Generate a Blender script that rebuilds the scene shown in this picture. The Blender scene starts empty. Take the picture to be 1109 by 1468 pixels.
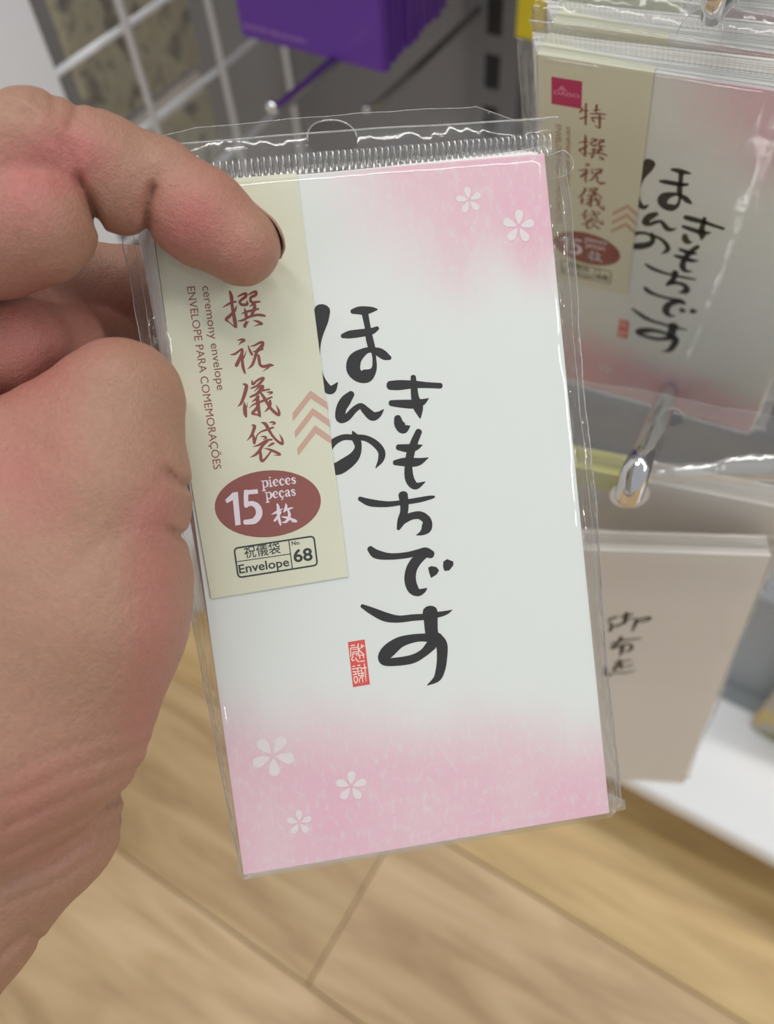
import bpy, math, random
import numpy as np
from mathutils import Matrix, Vector

# ------------------------------------------------------------------ camera, world, lights
random.seed(7)
SC = bpy.context.scene
COL = SC.collection
IW, IH, FPX = 1109.0, 1468.0, 1200.0
CAMH = 0.90                                   # camera height above the shop floor (m)
R = np.array([[0.85287, 0.51903, -0.05677],   # rows: camera right, down, forward in world axes
              [0.40047, -0.72003, -0.56673],
              [-0.33502, 0.46061, -0.82195]])
CAM = np.array([0.0, 0.0, CAMH])
cam_d = bpy.data.cameras.new('camera')
cam = bpy.data.objects.new('camera', cam_d)
COL.objects.link(cam)
m = Matrix.Identity(4)
for i in range(3):
    m[i][0], m[i][1], m[i][2], m[i][3] = R[0][i], -R[1][i], -R[2][i], CAM[i]
cam.matrix_world = m
cam_d.sensor_fit = 'VERTICAL'
cam_d.sensor_height = 36.0
cam_d.sensor_width = 36.0
cam_d.lens = FPX / IH * 36.0
cam_d.clip_start = 0.01
cam_d.dof.use_dof = True
cam_d.dof.focus_distance = 0.196
cam_d.dof.aperture_fstop = cam_d.lens / 2.8   # 2.8 mm pupil (lens and pupil both in mm)
SC.camera = cam

world = bpy.data.worlds.new('shop_air')
SC.world = world
world.use_nodes = True
world.node_tree.nodes['Background'].inputs[0].default_value = (0.93, 0.97, 1.0, 1)
world.node_tree.nodes['Background'].inputs[1].default_value = 0.42

def ceiling_or_fill_tube(x, y, power, rot=0.0):
    l = bpy.data.lights.new('ceiling_or_fill_tube', 'AREA')
    l.shape = 'RECTANGLE'
    l.size, l.size_y = 2.4, 0.16
    l.energy = power
    l.color = (1.0, 0.98, 0.94)
    o = bpy.data.objects.new('ceiling_or_fill_tube', l)
    o.location = (x, y, 2.75)
    o.rotation_euler = (0, 0, rot)
    COL.objects.link(o)
for tx, ty, tp in ((-1.3, 0.1, 21), (-1.3, 1.6, 13), (0.5, 0.75, 19), (-1.5, -2.4, 14), (4.0, 1.0, 95), (-1.2, -4.6, 40)):  # last two are added fill: end panel and wires, then the hung packs
    ceiling_or_fill_tube(tx, ty, tp)

SC.view_settings.view_transform = 'Standard'
SC.view_settings.look = 'None'
SC.view_settings.gamma = 1.0
SC.view_settings.use_curve_mapping = False
SC.view_settings.exposure = 0.05
SC.cycles.transparent_max_bounces = 40
SC.cycles.max_bounces = 10

# ------------------------------------------------------------------ pixel -> place helpers
def ray(px, py):
    return R.T @ np.array([(px - IW / 2) / FPX, (py - IH / 2) / FPX, 1.0])
def at_axis(px, py, axis, val):
    d = ray(px, py)
    return CAM + d * ((val - CAM[axis]) / d[axis])
def atY(px, py, Y): return at_axis(px, py, 1, Y)
def atX(px, py, X): return at_axis(px, py, 0, X)
def atZ(px, py, Z): return at_axis(px, py, 2, Z)
def camp(px, py, z):                          # camera-space mm point seen at a pixel, depth z mm
    return np.array([(px - IW / 2) / FPX * z, (py - IH / 2) / FPX * z, z])

# ------------------------------------------------------------------ materials
def new_mat(name):
    mt = bpy.data.materials.new(name)
    mt.use_nodes = True
    nt = mt.node_tree
    return mt, nt, nt.nodes, nt.links, nt.nodes['Principled BSDF']
def srgb(r, g, b):
    f = lambda c: ((c / 255) / 12.92) if c / 255 <= 0.04045 else (((c / 255) + 0.055) / 1.055) ** 2.4
    return (f(r), f(g), f(b), 1.0)
def plain(name, col, rough=0.6, metal=0.0, var=0.0, scale=60, bump=0.0, bscale=400, spec=None):
    mt, nt, N, L, B = new_mat(name)
    B.inputs['Base Color'].default_value = col
    B.inputs['Roughness'].default_value = rough
    B.inputs['Metallic'].default_value = metal
    if spec is not None:
        B.inputs['Specular IOR Level'].default_value = spec
    tc = N.new('ShaderNodeTexCoord')
    if var > 0:
        nz = N.new('ShaderNodeTexNoise'); nz.inputs['Scale'].default_value = scale
        nz.inputs['Detail'].default_value = 4
        L.new(tc.outputs['Object'], nz.inputs['Vector'])
        mx = N.new('ShaderNodeMix'); mx.data_type = 'RGBA'
        mx.inputs['A'].default_value = tuple(c * (1 - var) for c in col[:3]) + (1,)
        mx.inputs['B'].default_value = tuple(min(1, c * (1 + var)) for c in col[:3]) + (1,)
        L.new(nz.outputs['Fac'], mx.inputs['Factor'])
        L.new(mx.outputs['Result'], B.inputs['Base Color'])
    if bump > 0:
        nb = N.new('ShaderNodeTexNoise'); nb.inputs['Scale'].default_value = bscale
        L.new(tc.outputs['Object'], nb.inputs['Vector'])
        bp = N.new('ShaderNodeBump'); bp.inputs['Strength'].default_value = bump
        bp.inputs['Distance'].default_value = 0.0005
        L.new(nb.outputs['Fac'], bp.inputs['Height'])
        L.new(bp.outputs['Normal'], B.inputs['Normal'])
    return mt

def film_mat(name, tint=(0.975, 0.975, 0.97), base=0.045, edge=0.65, rough=0.06, haze=0.0, bump=0.25, bscale=90):
    mt = bpy.data.materials.new(name); mt.use_nodes = True
    nt = mt.node_tree; N, L = nt.nodes, nt.links
    N.clear()
    out = N.new('ShaderNodeOutputMaterial')
    tr = N.new('ShaderNodeBsdfTransparent'); tr.inputs[0].default_value = tint + (1,)
    gl = N.new('ShaderNodeBsdfGlossy'); gl.inputs['Roughness'].default_value = rough
    gl.inputs[0].default_value = (1, 1, 1, 1)
    lw = N.new('ShaderNodeLayerWeight'); lw.inputs['Blend'].default_value = 0.5
    p = N.new('ShaderNodeMath'); p.operation = 'POWER'; p.inputs[1].default_value = 4.0
    ma = N.new('ShaderNodeMath'); ma.operation = 'MULTIPLY_ADD'
    ma.inputs[1].default_value = edge; ma.inputs[2].default_value = base
    L.new(lw.outputs['Facing'], p.inputs[0]); L.new(p.outputs[0], ma.inputs[0])
    mx = N.new('ShaderNodeMixShader')
    L.new(ma.outputs[0], mx.inputs[0]); L.new(tr.outputs[0], mx.inputs[1]); L.new(gl.outputs[0], mx.inputs[2])
    last = mx
    if haze > 0:
        df = N.new('ShaderNodeBsdfTranslucent'); df.inputs[0].default_value = (0.95, 0.95, 0.95, 1)
        d2 = N.new('ShaderNodeBsdfDiffuse'); d2.inputs[0].default_value = (0.95, 0.95, 0.95, 1)
        ad = N.new('ShaderNodeMixShader'); ad.inputs[0].default_value = 0.5
        L.new(df.outputs[0], ad.inputs[1]); L.new(d2.outputs[0], ad.inputs[2])
        m2 = N.new('ShaderNodeMixShader'); m2.inputs[0].default_value = haze
        L.new(mx.outputs[0], m2.inputs[1]); L.new(ad.outputs[0], m2.inputs[2]); last = m2
    if bump > 0:
        tc = N.new('ShaderNodeTexCoord')
        mp = N.new('ShaderNodeMapping'); mp.inputs['Scale'].default_value = (1.0, 0.35, 1.0)
        L.new(tc.outputs['Object'], mp.inputs['Vector'])
        nz = N.new('ShaderNodeTexNoise'); nz.inputs['Scale'].default_value = bscale
        nz.inputs['Detail'].default_value = 1.5
        L.new(mp.outputs[0], nz.inputs['Vector'])
        bp = N.new('ShaderNodeBump'); bp.inputs['Strength'].default_value = bump
        bp.inputs['Distance'].default_value = 0.002
        L.new(nz.outputs['Fac'], bp.inputs['Height'])
        L.new(bp.outputs['Normal'], gl.inputs['Normal'])
    L.new(last.outputs[0], out.inputs[0])
    return mt

def envelope_mat():
    """white paper printed with two soft pink washes (top right corner, foot) and fibre flecks"""
    mt, nt, N, L, B = new_mat('envelope_print')
    tc = N.new('ShaderNodeTexCoord')
    sx = N.new('ShaderNodeSeparateXYZ'); L.new(tc.outputs['Object'], sx.inputs[0])
    def math_(op, a, b=None, c=None):
        n = N.new('ShaderNodeMath'); n.operation = op
        for i, v in enumerate((a, b, c)):
            if v is None: continue
            if isinstance(v, (int, float)): n.inputs[i].default_value = v
            else: L.new(v, n.inputs[i])
        return n.outputs[0]
    mp = N.new('ShaderNodeMapping'); mp.inputs['Scale'].default_value = (1.0, 0.45, 1.0)
    L.new(tc.outputs['Object'], mp.inputs['Vector'])
    n1 = N.new('ShaderNodeTexNoise'); n1.inputs['Scale'].default_value = 55; n1.inputs['Detail'].default_value = 3
    L.new(mp.outputs[0], n1.inputs['Vector'])
    mp2 = N.new('ShaderNodeMapping'); mp2.inputs['Scale'].default_value = (1.0, 0.55, 1.0)
    L.new(tc.outputs['Object'], mp2.inputs['Vector'])
    n2 = N.new('ShaderNodeTexNoise'); n2.inputs['Scale'].default_value = 620; n2.inputs['Detail'].default_value = 4
    n2.inputs['Roughness'].default_value = 0.7
    L.new(mp2.outputs[0], n2.inputs['Vector'])
    x = math_('MULTIPLY', sx.outputs[0], 1000.0); y = math_('MULTIPLY', sx.outputs[1], -1000.0)
    wob = math_('MULTIPLY_ADD', n1.outputs['Fac'], 22.0, -11.0)
    # foot wash: starts near v = 112 + 0.22 u
    d1 = math_('SUBTRACT', math_('ADD', y, wob), math_('MULTIPLY_ADD', x, 0.22, 113.0))
    def ramp(d, lo, hi):
        r = N.new('ShaderNodeMapRange'); r.interpolation_type = 'SMOOTHSTEP'
        L.new(d, r.inputs['Value']); r.inputs['From Min'].default_value = lo; r.inputs['From Max'].default_value = hi
        return r.outputs[0]
    yw = math_('ADD', y, wob); xw = math_('ADD', x, math_('MULTIPLY', y, -0.35))
    r2 = N.new('ShaderNodeMapRange'); r2.interpolation_type = 'SMOOTHSTEP'
    L.new(yw, r2.inputs['Value']); r2.inputs['From Min'].default_value = 12; r2.inputs['From Max'].default_value = 38
    r2.inputs['To Min'].default_value = 1; r2.inputs['To Max'].default_value = 0
    top = math_('MULTIPLY', ramp(xw, 30.0, 66.0), r2.outputs[0])
    pk = math_('MAXIMUM', ramp(d1, -4.0, 24.0), top)
    # light fibre flecks inside the wash
    fl = N.new('ShaderNodeMapRange'); L.new(n2.outputs['Fac'], fl.inputs['Value'])
    fl.inputs['From Min'].default_value = 0.50; fl.inputs['From Max'].default_value = 0.75
    fl.inputs['To Min'].default_value = 1.0; fl.inputs['To Max'].default_value = 0.45
    n3 = N.new('ShaderNodeMapRange'); L.new(n1.outputs['Fac'], n3.inputs['Value'])
    n3.inputs['From Min'].default_value = 0.3; n3.inputs['From Max'].default_value = 0.7
    n3.inputs['To Min'].default_value = 1.0; n3.inputs['To Max'].default_value = 0.72
    pk = math_('MULTIPLY', math_('MULTIPLY', pk, fl.outputs[0]), n3.outputs[0])
    mx = N.new('ShaderNodeMix'); mx.data_type = 'RGBA'
    mx.inputs['A'].default_value = (0.765, 0.795, 0.77, 1)
    mx.inputs['B'].default_value = (0.80, 0.475, 0.575, 1)
    L.new(pk, mx.inputs['Factor'])
    L.new(mx.outputs['Result'], B.inputs['Base Color'])
    B.inputs['Roughness'].default_value = 0.55
    return mt

M = {}
M['envelope'] = envelope_mat()
M['paper'] = plain('white_paper', (0.80, 0.80, 0.78, 1), 0.7)
M['cream'] = plain('cream_paper', (0.72, 0.72, 0.57, 1), 0.6, var=0.02)
M['ink'] = plain('black_ink', (0.018, 0.016, 0.017, 1), 0.6, var=0.2, scale=300)
M['brown'] = plain('brown_ink', srgb(142, 74, 68), 0.6)
M['oval'] = plain('oval_brown', srgb(146, 84, 78), 0.6, var=0.05, scale=500)
M['chevron'] = plain('chevron_pink', srgb(206, 168, 152), 0.6)
M['white_ink'] = plain('pale_lilac_ink', srgb(232, 222, 232), 0.6)
M['box_ink'] = plain('dark_print', (0.03, 0.04, 0.035, 1), 0.6)
M['red'] = plain('seal_red', srgb(220, 84, 78), 0.6, var=0.05, scale=400)
M['seal_white'] = plain('seal_white', srgb(250, 226, 216), 0.6)
M['blossom'] = plain('blossom_white', (0.80, 0.73, 0.75, 1), 0.6)
M['magenta'] = plain('magenta_print', srgb(190, 22, 100), 0.55)
M['logo_white'] = plain('logo_pale', srgb(232, 150, 190), 0.55)
M['film'] = film_mat('clear_film', base=0.035, bump=0.12)
M['film_fin'] = film_mat('creased_film', tint=(0.945, 0.94, 0.935), base=0.06, edge=0.6, rough=0.10, bump=0.8, bscale=420, haze=0.05)
M['film_loose'] = film_mat('loose_film', base=0.06, edge=0.6, rough=0.10, bump=0.6, bscale=130, haze=0.03)
M['film_hazy'] = film_mat('hazy_film', base=0.06, edge=0.6, rough=0.09, bump=0.7, bscale=60, haze=0.16)
M['film_glare'] = film_mat('glare_film', base=0.30, edge=0.5, rough=0.14, bump=0.5, bscale=150, haze=0.25)  # pale haze and extra gloss put the glare into the fold
M['film_seal'] = film_mat('crimped_film', tint=(0.78, 0.78, 0.78), base=0.30, edge=0.6, rough=0.14, haze=0.04, bump=0.0)
M['film_edge'] = film_mat('film_edge', tint=(0.85, 0.85, 0.84), base=0.25, edge=0.6, rough=0.2, haze=0.16, bump=0.0)
M['chrome'] = plain('chrome', (0.75, 0.75, 0.76, 1), 0.12, 1.0)
M['white_metal'] = plain('white_enamel', (0.87, 0.88, 0.90, 1), 0.35)
M['wire'] = plain('white_wire', (0.84, 0.85, 0.88, 1), 0.35)
M['grey_panel'] = plain('grey_panel', (0.21, 0.205, 0.21, 1), 0.6, var=0.12, scale=8)
M['grey_post'] = plain('grey_post', (0.15, 0.15, 0.155, 1), 0.5)
M['mid_grey'] = plain('mid_grey_enamel', (.34, .36, .38, 1), .45)
M['black'] = plain('slot_black', (0.01, 0.01, 0.012, 1), 0.7)
M['purple'] = plain('purple_print', srgb(98, 46, 160), 0.4, var=0.06, scale=20)
M['purple_side'] = plain('purple_edge', srgb(84, 40, 140), 0.3, var=0.1, scale=60)
M['lilac'] = plain('lilac_print', srgb(140, 100, 180), 0.5)
M['yellow'] = plain('yellow_card', srgb(225, 205, 30), 0.5)
M['yellowgreen'] = plain('yellow_green_band', srgb(214, 212, 130), 0.55)
M['ivory'] = plain('ivory_card', (0.80, 0.75, 0.70, 1), 0.6)
M['floor_gap'] = plain('floor_joint', (0.22, 0.14, 0.075, 1), 0.8)

# ------------------------------------------------------------------ mesh helpers
def mesh(name, verts, faces, mats, parent=None, smooth=False, mat_idx=None):
    me = bpy.data.meshes.new(name)
    me.from_pydata([tuple(map(float, v)) for v in verts], [], [tuple(map(int, f)) for f in faces])
    if not isinstance(mats, (list, tuple)): mats = [mats]
    for k in mats: me.materials.append(M[k] if isinstance(k, str) else k)
    if mat_idx is not None: me.polygons.foreach_set('material_index', list(mat_idx))
    if smooth: me.polygons.foreach_set('use_smooth', [True] * len(me.polygons))
    me.update()
    o = bpy.data.objects.new(name, me)
    COL.objects.link(o)
    if parent is not None: o.parent = parent
    return o
def tag(o, label=None, cat=None, group=None, kind=None):
    if label: o['label'] = label
    if cat: o['category'] = cat
    if group: o['group'] = group
    if kind: o['kind'] = kind
    return o
def empty(name, loc=(0, 0, 0)):
    o = bpy.data.objects.new(name, None); o.location = loc
    o.empty_display_size = 0.02
    COL.objects.link(o); return o
class MB:
    def __init__(s): s.v, s.f, s.mi = [], [], []
    def add(s, v, f, mi=0):
        b = len(s.v); s.v += [tuple(x) for x in v]
        s.f += [tuple(b + i for i in q) for q in f]; s.mi += [mi] * len(f)
    def box(s, lo, hi, mi=0, bevel=0.0):
        (x0, y0, z0), (x1, y1, z1) = lo, hi
        if bevel <= 0:
            v = [(x, y, z) for z in (z0, z1) for y in (y0, y1) for x in (x0, x1)]
            f = [(0, 2, 3, 1), (4, 5, 7, 6), (0, 1, 5, 4), (2, 6, 7, 3), (0, 4, 6, 2), (1, 3, 7, 5)]
            s.add(v, f, mi); return
        b = bevel
        c = [(x, y, z) for z in (z0, z1) for y in (y0, y1) for x in (x0, x1)]
        v = []; idx = {}
        for ci, (x, y, z) in enumerate(c):
            sx, sy, sz = (1 if x == x0 else -1), (1 if y == y0 else -1), (1 if z == z0 else -1)
            idx[ci] = len(v)
            v += [(x, y + sy * b, z + sz * b), (x + sx * b, y, z + sz * b), (x + sx * b, y + sy * b, z)]
        I = lambda ci, ax: idx[ci] + ax
        f = [(I(0, 0), I(4, 0), I(6, 0), I(2, 0)), (I(1, 0), I(3, 0), I(7, 0), I(5, 0)),
             (I(0, 1), I(1, 1), I(5, 1), I(4, 1)), (I(2, 1), I(6, 1), I(7, 1), I(3, 1)),
             (I(0, 2), I(2, 2), I(3, 2), I(1, 2)), (I(4, 2), I(5, 2), I(7, 2), I(6, 2))]
        for a, d, ax in ((0, 1, 0), (2, 3, 0), (4, 5, 0), (6, 7, 0), (0, 2, 1), (1, 3, 1), (4, 6, 1), (5, 7, 1), (0, 4, 2), (1, 5, 2), (2, 6, 2), (3, 7, 2)):
            p, q = [k for k in range(3) if k != ax]
            f.append((I(a, p), I(d, p), I(d, q), I(a, q)))
        for ci in range(8): f.append((I(ci, 0), I(ci, 1), I(ci, 2)))
        s.add(v, f, mi)
    def tube(s, pts, r, n=8, mi=0, cap=True):
        pts = [np.array(p, float) for p in pts]
        rs = r if isinstance(r, (list, tuple)) else [r] * len(pts)
        v, f = [], []
        up = np.array([0.0, 0.0, 1.0])
        prev = None
        for i, p in enumerate(pts):
            t = pts[min(i + 1, len(pts) - 1)] - pts[max(i - 1, 0)]; t = t / (np.linalg.norm(t) + 1e-12)
            if prev is None:
                a = np.cross(t, up)
                if np.linalg.norm(a) < 1e-3: a = np.cross(t, np.array([1.0, 0, 0]))
            else:
                a = prev - t * (prev @ t)
            a = a / np.linalg.norm(a); prev = a; b = np.cross(t, a)
            for k in range(n):
                an = 2 * math.pi * k / n
                v.append(p + rs[i] * (math.cos(an) * a + math.sin(an) * b))
        for i in range(len(pts) - 1):
            for k in range(n):
                f.append((i * n + k, i * n + (k + 1) % n, (i + 1) * n + (k + 1) % n, (i + 1) * n + k))
        if cap:
            f.append(tuple(range(n - 1, -1, -1))); f.append(tuple(range((len(pts) - 1) * n, len(pts) * n)))
        s.add(v, f, mi)
    def build(s, name, mats, parent=None, smooth=False):
        return mesh(name, s.v, s.f, mats, parent, smooth, s.mi)
def copy_tree(o, parent=None):
    c = o.copy(); COL.objects.link(c)
    if parent is not None: c.parent = parent
    for ch in [x for x in bpy.data.objects if x.parent == o and x != c]:
        copy_tree(ch, c)
    return c

# ================================================================== STRUCTURE
# ---- floor: laminate planks along the shelf front
def wood():
    mt, nt, N, L, B = new_mat('laminate_wood')
    tc = N.new('ShaderNodeTexCoord'); oi = N.new('ShaderNodeObjectInfo')
    ad = N.new('ShaderNodeVectorMath'); ad.operation = 'ADD'
    cv = N.new('ShaderNodeCombineXYZ')
    ml = N.new('ShaderNodeMath'); ml.operation = 'MULTIPLY'; ml.inputs[1].default_value = 13.0
    L.new(oi.outputs['Random'], ml.inputs[0]); L.new(ml.outputs[0], cv.inputs[0]); L.new(ml.outputs[0], cv.inputs[1])
    L.new(tc.outputs['Object'], ad.inputs[0]); L.new(cv.outputs[0], ad.inputs[1])
    mp = N.new('ShaderNodeMapping'); mp.inputs['Scale'].default_value = (3.0, 17.0, 1.0)
    L.new(ad.outputs[0], mp.inputs['Vector'])
    n1 = N.new('ShaderNodeTexNoise'); n1.inputs['Scale'].default_value = 1.6; n1.inputs['Detail'].default_value = 5
    n1.inputs['Distortion'].default_value = 1.2
    L.new(mp.outputs[0], n1.inputs['Vector'])
    mp2 = N.new('ShaderNodeMapping'); mp2.inputs['Scale'].default_value = (8.0, 160.0, 1.0)
    L.new(ad.outputs[0], mp2.inputs['Vector'])
    n2 = N.new('ShaderNodeTexNoise'); n2.inputs['Scale'].default_value = 1.0; n2.inputs['Detail'].default_value = 2
    L.new(mp2.outputs[0], n2.inputs['Vector'])
    r = N.new('ShaderNodeValToRGB')
    r.color_ramp.elements[0].position = 0.32; r.color_ramp.elements[0].color = (0.43, 0.285, 0.15, 1)
    r.color_ramp.elements[1].position = 0.68; r.color_ramp.elements[1].color = (0.64, 0.47, 0.275, 1)
    e = r.color_ramp.elements.new(0.5); e.color = (0.55, 0.385, 0.21, 1)
    av = N.new('ShaderNodeMath'); av.operation = 'MULTIPLY_ADD'; av.inputs[1].default_value = 0.22
    L.new(n2.outputs['Fac'], av.inputs[0])
    sb = N.new('ShaderNodeMath'); sb.operation = 'MULTIPLY_ADD'; sb.inputs[1].default_value = 1.0; sb.inputs[2].default_value = -0.11
    L.new(n1.outputs['Fac'], sb.inputs[0]); L.new(sb.outputs[0], av.inputs[2])
    L.new(av.outputs[0], r.inputs[0])
    mu = N.new('ShaderNodeMix'); mu.data_type = 'RGBA'; mu.blend_type = 'MULTIPLY'; mu.inputs['Factor'].default_value = 1.0
    L.new(r.outputs[0], mu.inputs['A']); L.new(oi.outputs['Color'], mu.inputs['B'])
    L.new(mu.outputs['Result'], B.inputs['Base Color'])
    B.inputs['Roughness'].default_value = 0.42
    return mt
M['wood'] = wood()
fl = MB(); fl.box((-2.2, -2.0, -0.05), (2.2, 1.2, -0.012))
floor = tag(fl.build('floor', 'floor_gap'), kind='structure')
PW, PL = 0.18, 0.92
plank_mb = MB(); plank_mb.box((0.0006, 0.0006, -0.012), (PL - 0.0006, PW - 0.0006, 0.0), bevel=0.0007)
plank0 = plank_mb.build('plank', 'wood', floor)
tones = {(-1, 0): (1.02, 1.0, 1.0), (0, 0): (1.0, .97, .95), (1, -1): (.97, .95, .84), (1, 0): (1.02, 1.0, .80)}
first = True
for j in range(-8, 5):
    y0 = 0.183 + (j - 1) * PW              # row 0 spans y 0.003..0.183
    off = {0: -0.15, 1: -0.52, -1: -0.60, 2: -.2, -2: -.3}.get(j, random.uniform(-.9, 0))
    for k in range(-2, 3):
        o = plank0 if first else plank0.copy()
        if not first: COL.objects.link(o)
        first = False
        o.parent = floor
        o.location = (off + k * PL, y0, 0)
        c = tones.get((j, k), None)
        if c is None:
            g = random.uniform(0.9, 1.05); c = (g, g * random.uniform(.96, 1.0), g * random.uniform(.86, .98))
        o.color = c + (1,)

# ---- gondola: back panel, slotted upright, base shelf, white end panel, wire grid side
WALLY = 0.60
wb = MB(); wb.box((-1.3, WALLY, 0.02), (0.9, WALLY + 0.02, 1.5))
wall_back = tag(wb.build('wall_back', 'grey_panel'), kind='structure')

XG = -0.486
def end_panel():
    e = empty('display_end_panel', (XG, 0.0, 0.0))
    b = MB(); b.box((-0.03, -0.28, 0.0), (-0.012, 0.345, 1.25), bevel=0.001)
    b.build('panel_board', 'white_metal', e)
    b = MB(); b.box((-0.012, 0.262, 0.0), (-0.002, 0.352, 1.25), bevel=0.002)
    b.build('corner_strip', 'white_metal', e)
    b = MB(); b.box((-0.012, -0.28, 0.0), (-0.004, 0.255, 1.25), bevel=0.002)
    b.build('face_sheet', 'white_metal', e)
    tag(e, 'plain white end panel of the display standing beside the wire grid', 'panel')
end_panel()

def grid():
    e = empty('wire_grid', (XG, 0.35, 0.0))
    n = 0
    for y in (0.068, 0.153, 0.235):
        b = MB(); b.tube([(0, y, 0.18), (0, y, 1.15)], 0.0027, 10)
        b.build('vertical_wire', 'wire', e, True)
    for k in range(-7, 8):
        z = 0.62 + k * 0.0695
        b = MB(); b.tube([(-0.0052, -0.004, z), (-0.0052, 0.243, z)], 0.0027, 10)
        b.build('horizontal_wire', 'wire', e, True)
    tag(e, 'white wire grid panel between the end panel and the purple packs', 'wire grid')
grid()

def base_shelf():
    e = empty('base_shelf', (0.2, 0.45, 0.0))
    b = MB(); b.box((-0.68, -0.158, 0.095), (0.65, 0.15, 0.120), bevel=0.003)
    b.build('shelf_board', 'white_metal', e)
    b = MB(); b.box((-0.68, -0.09, 0.0), (0.65, -0.075, 0.095))
    b.build('kick_board', 'white_metal', e)
    tag(e, 'white base shelf at the foot of the display above the wooden floor', 'shelf')
base_shelf()

def upright():
    e = empty('slotted_upright', (-0.283, WALLY, 0.1))
    b = MB(); b.box((-0.022, -0.016, -0.08), (0.022, 0.0, 1.3), bevel=0.002)
    b.build('post', 'grey_post', e)
    for k in range(16):
        z = 0.28 + k * 0.041
        b = MB(); b.box((-0.006, -0.0166, z), (0.006, -0.0158, z + 0.026))
        b.build('slot', 'black', e)
    tag(e, 'grey slotted upright post on the back panel near the yellow card', 'post')
upright()

# ================================================================== PRINT (all lengths in mm on the pack face)
# pose of the pack in the hand: camera-space TL corner and axes
TLc, TRc, BRc, BLc = (camp(220, 268, 188.0), camp(788, 219, 197.26), camp(866, 1167, 211.28), camp(341, 1256, 202.03))
PWD, PHT = 92.0, 162.3
ax_u = (TRc - TLc) + (BRc - BLc); ax_u /= np.linalg.norm(ax_u)
ax_v = (BLc - TLc) + (BRc - TRc); ax_v -= ax_u * (ax_v @ ax_u); ax_v /= np.linalg.norm(ax_v)
ax_n = np.cross(ax_u, ax_v)                      # into the pack
ctr = (TLc + TRc + BRc + BLc) / 4
org_c = ctr - ax_u * PWD / 2 - ax_v * PHT / 2
def px_mm(px, py, o=org_c, u=ax_u, v=ax_v, n=ax_n):
    d = np.array([(px - IW / 2) / FPX, (py - IH / 2) / FPX, 1.0])
    p = d * ((o @ n) / (d @ n)) - o
    return np.array([p @ u, p @ v])
# hanging pack pose (world mm relative to the camera)
HU = np.array([0.99655, 0.07648, 0.03231]); HV = np.array([0.01599, 0.20510, -0.97861])
HO = np.array([-95.745, 226.503, -124.743])
HU /= np.linalg.norm(HU); HV -= HU * (HU @ HV); HV /= np.linalg.norm(HV); HN = np.cross(HU, HV)
def px_mm_h(px, py):
    return px_mm(px, py, R @ HO, R @ HU, R @ HV, R @ HN)
# lower pack pose
LU = np.array([0.9001, 0.4282, 0.045]); LV = np.array([0.1323, -0.0925, -0.9869])
LO = np.array([-67.5, 151.5, -259.6]) + np.array([0, 0, -3.0])
LU /= np.linalg.norm(LU); LV -= LU * (LU @ LV); LV /= np.linalg.norm(LV); LN = np.cross(LU, LV)
def px_mm_l(px, py):
    return px_mm(px, py, R @ LO, R @ LU, R @ LV, R @ LN)
def pose_matrix(o, u, v, n):                     # local x = u, y = -v, z = -n (out of the face), metres
    mm_ = Matrix.Identity(4)
    for i in range(3):
        mm_[i][0], mm_[i][1], mm_[i][2], mm_[i][3] = u[i], -v[i], -n[i], o[i] / 1000 + CAM[i]
    return mm_
FG_M = pose_matrix(R.T @ org_c, R.T @ ax_u, R.T @ ax_v, R.T @ ax_n)
HG_M = pose_matrix(HO, HU, HV, HN)
LW_M = pose_matrix(LO, LU, LV, LN)

class Flat(MB):
    """flat print: 2-D shapes in mm (u right, v down) at height w above the face"""
    def poly(s, pts, w, mi=0):
        s.add([(p[0] / 1000, -p[1] / 1000, w / 1000) for p in pts], [tuple(range(len(pts)))[::-1]], mi)
    def tri2d(s, pts, faces, w, mi=0):
        s.add([(p[0] / 1000, -p[1] / 1000, w / 1000) for p in pts], faces, mi)
    def brush(s, pts, w, mi=0, sub=5, cap=6):
        P = np.array(pts, float)
        if len(P) == 2: P = np.vstack([P[0], (P[0] + P[1]) / 2, P[1]])
        Q = [P[0] * 2 - P[1]] + list(P) + [P[-1] * 2 - P[-2]]
        S = []
        for i in range(1, len(Q) - 2):
            p0, p1, p2, p3 = Q[i - 1], Q[i], Q[i + 1], Q[i + 2]
            for k in range(sub):
                t = k / sub
                S.append(0.5 * (2 * p1 + (p2 - p0) * t + (2 * p0 - 5 * p1 + 4 * p2 - p3) * t * t + (3 * p1 - p0 - 3 * p2 + p3) * t ** 3))
        S.append(P[-1]); S = np.array(S); S[:, 2] = np.maximum(S[:, 2], 0.02)
        T = np.gradient(S[:, :2], axis=0); T /= np.linalg.norm(T, axis=1)[:, None] + 1e-9
        Nn = np.column_stack([-T[:, 1], T[:, 0]])
        A = S[:, :2] + Nn * S[:, 2:3] / 2; B_ = S[:, :2] - Nn * S[:, 2:3] / 2
        n = len(S)
        s.tri2d(np.vstack([A, B_]), [(i, i + 1, n + i + 1, n + i) for i in range(n - 1)], w, mi)
        for e, sg in ((0, -1), (n - 1, 1)):
            r = S[e, 2] / 2
            c = [S[e, :2] + r * (math.cos(a) * Nn[e] + sg * 0.8 * math.sin(a) * T[e]) for a in np.linspace(0, math.pi, cap + 1)]
            s.poly(c, w, mi)
    def ellipse(s, c, a, b, rot, w, mi=0, n=48):
        ca, sa = math.cos(rot), math.sin(rot)
        s.poly([(c[0] + a * math.cos(t) * ca - b * math.sin(t) * sa, c[1] + a * math.cos(t) * sa + b * math.sin(t) * ca)
                for t in np.linspace(0, 2 * math.pi, n, endpoint=False)], w, mi)

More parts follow.
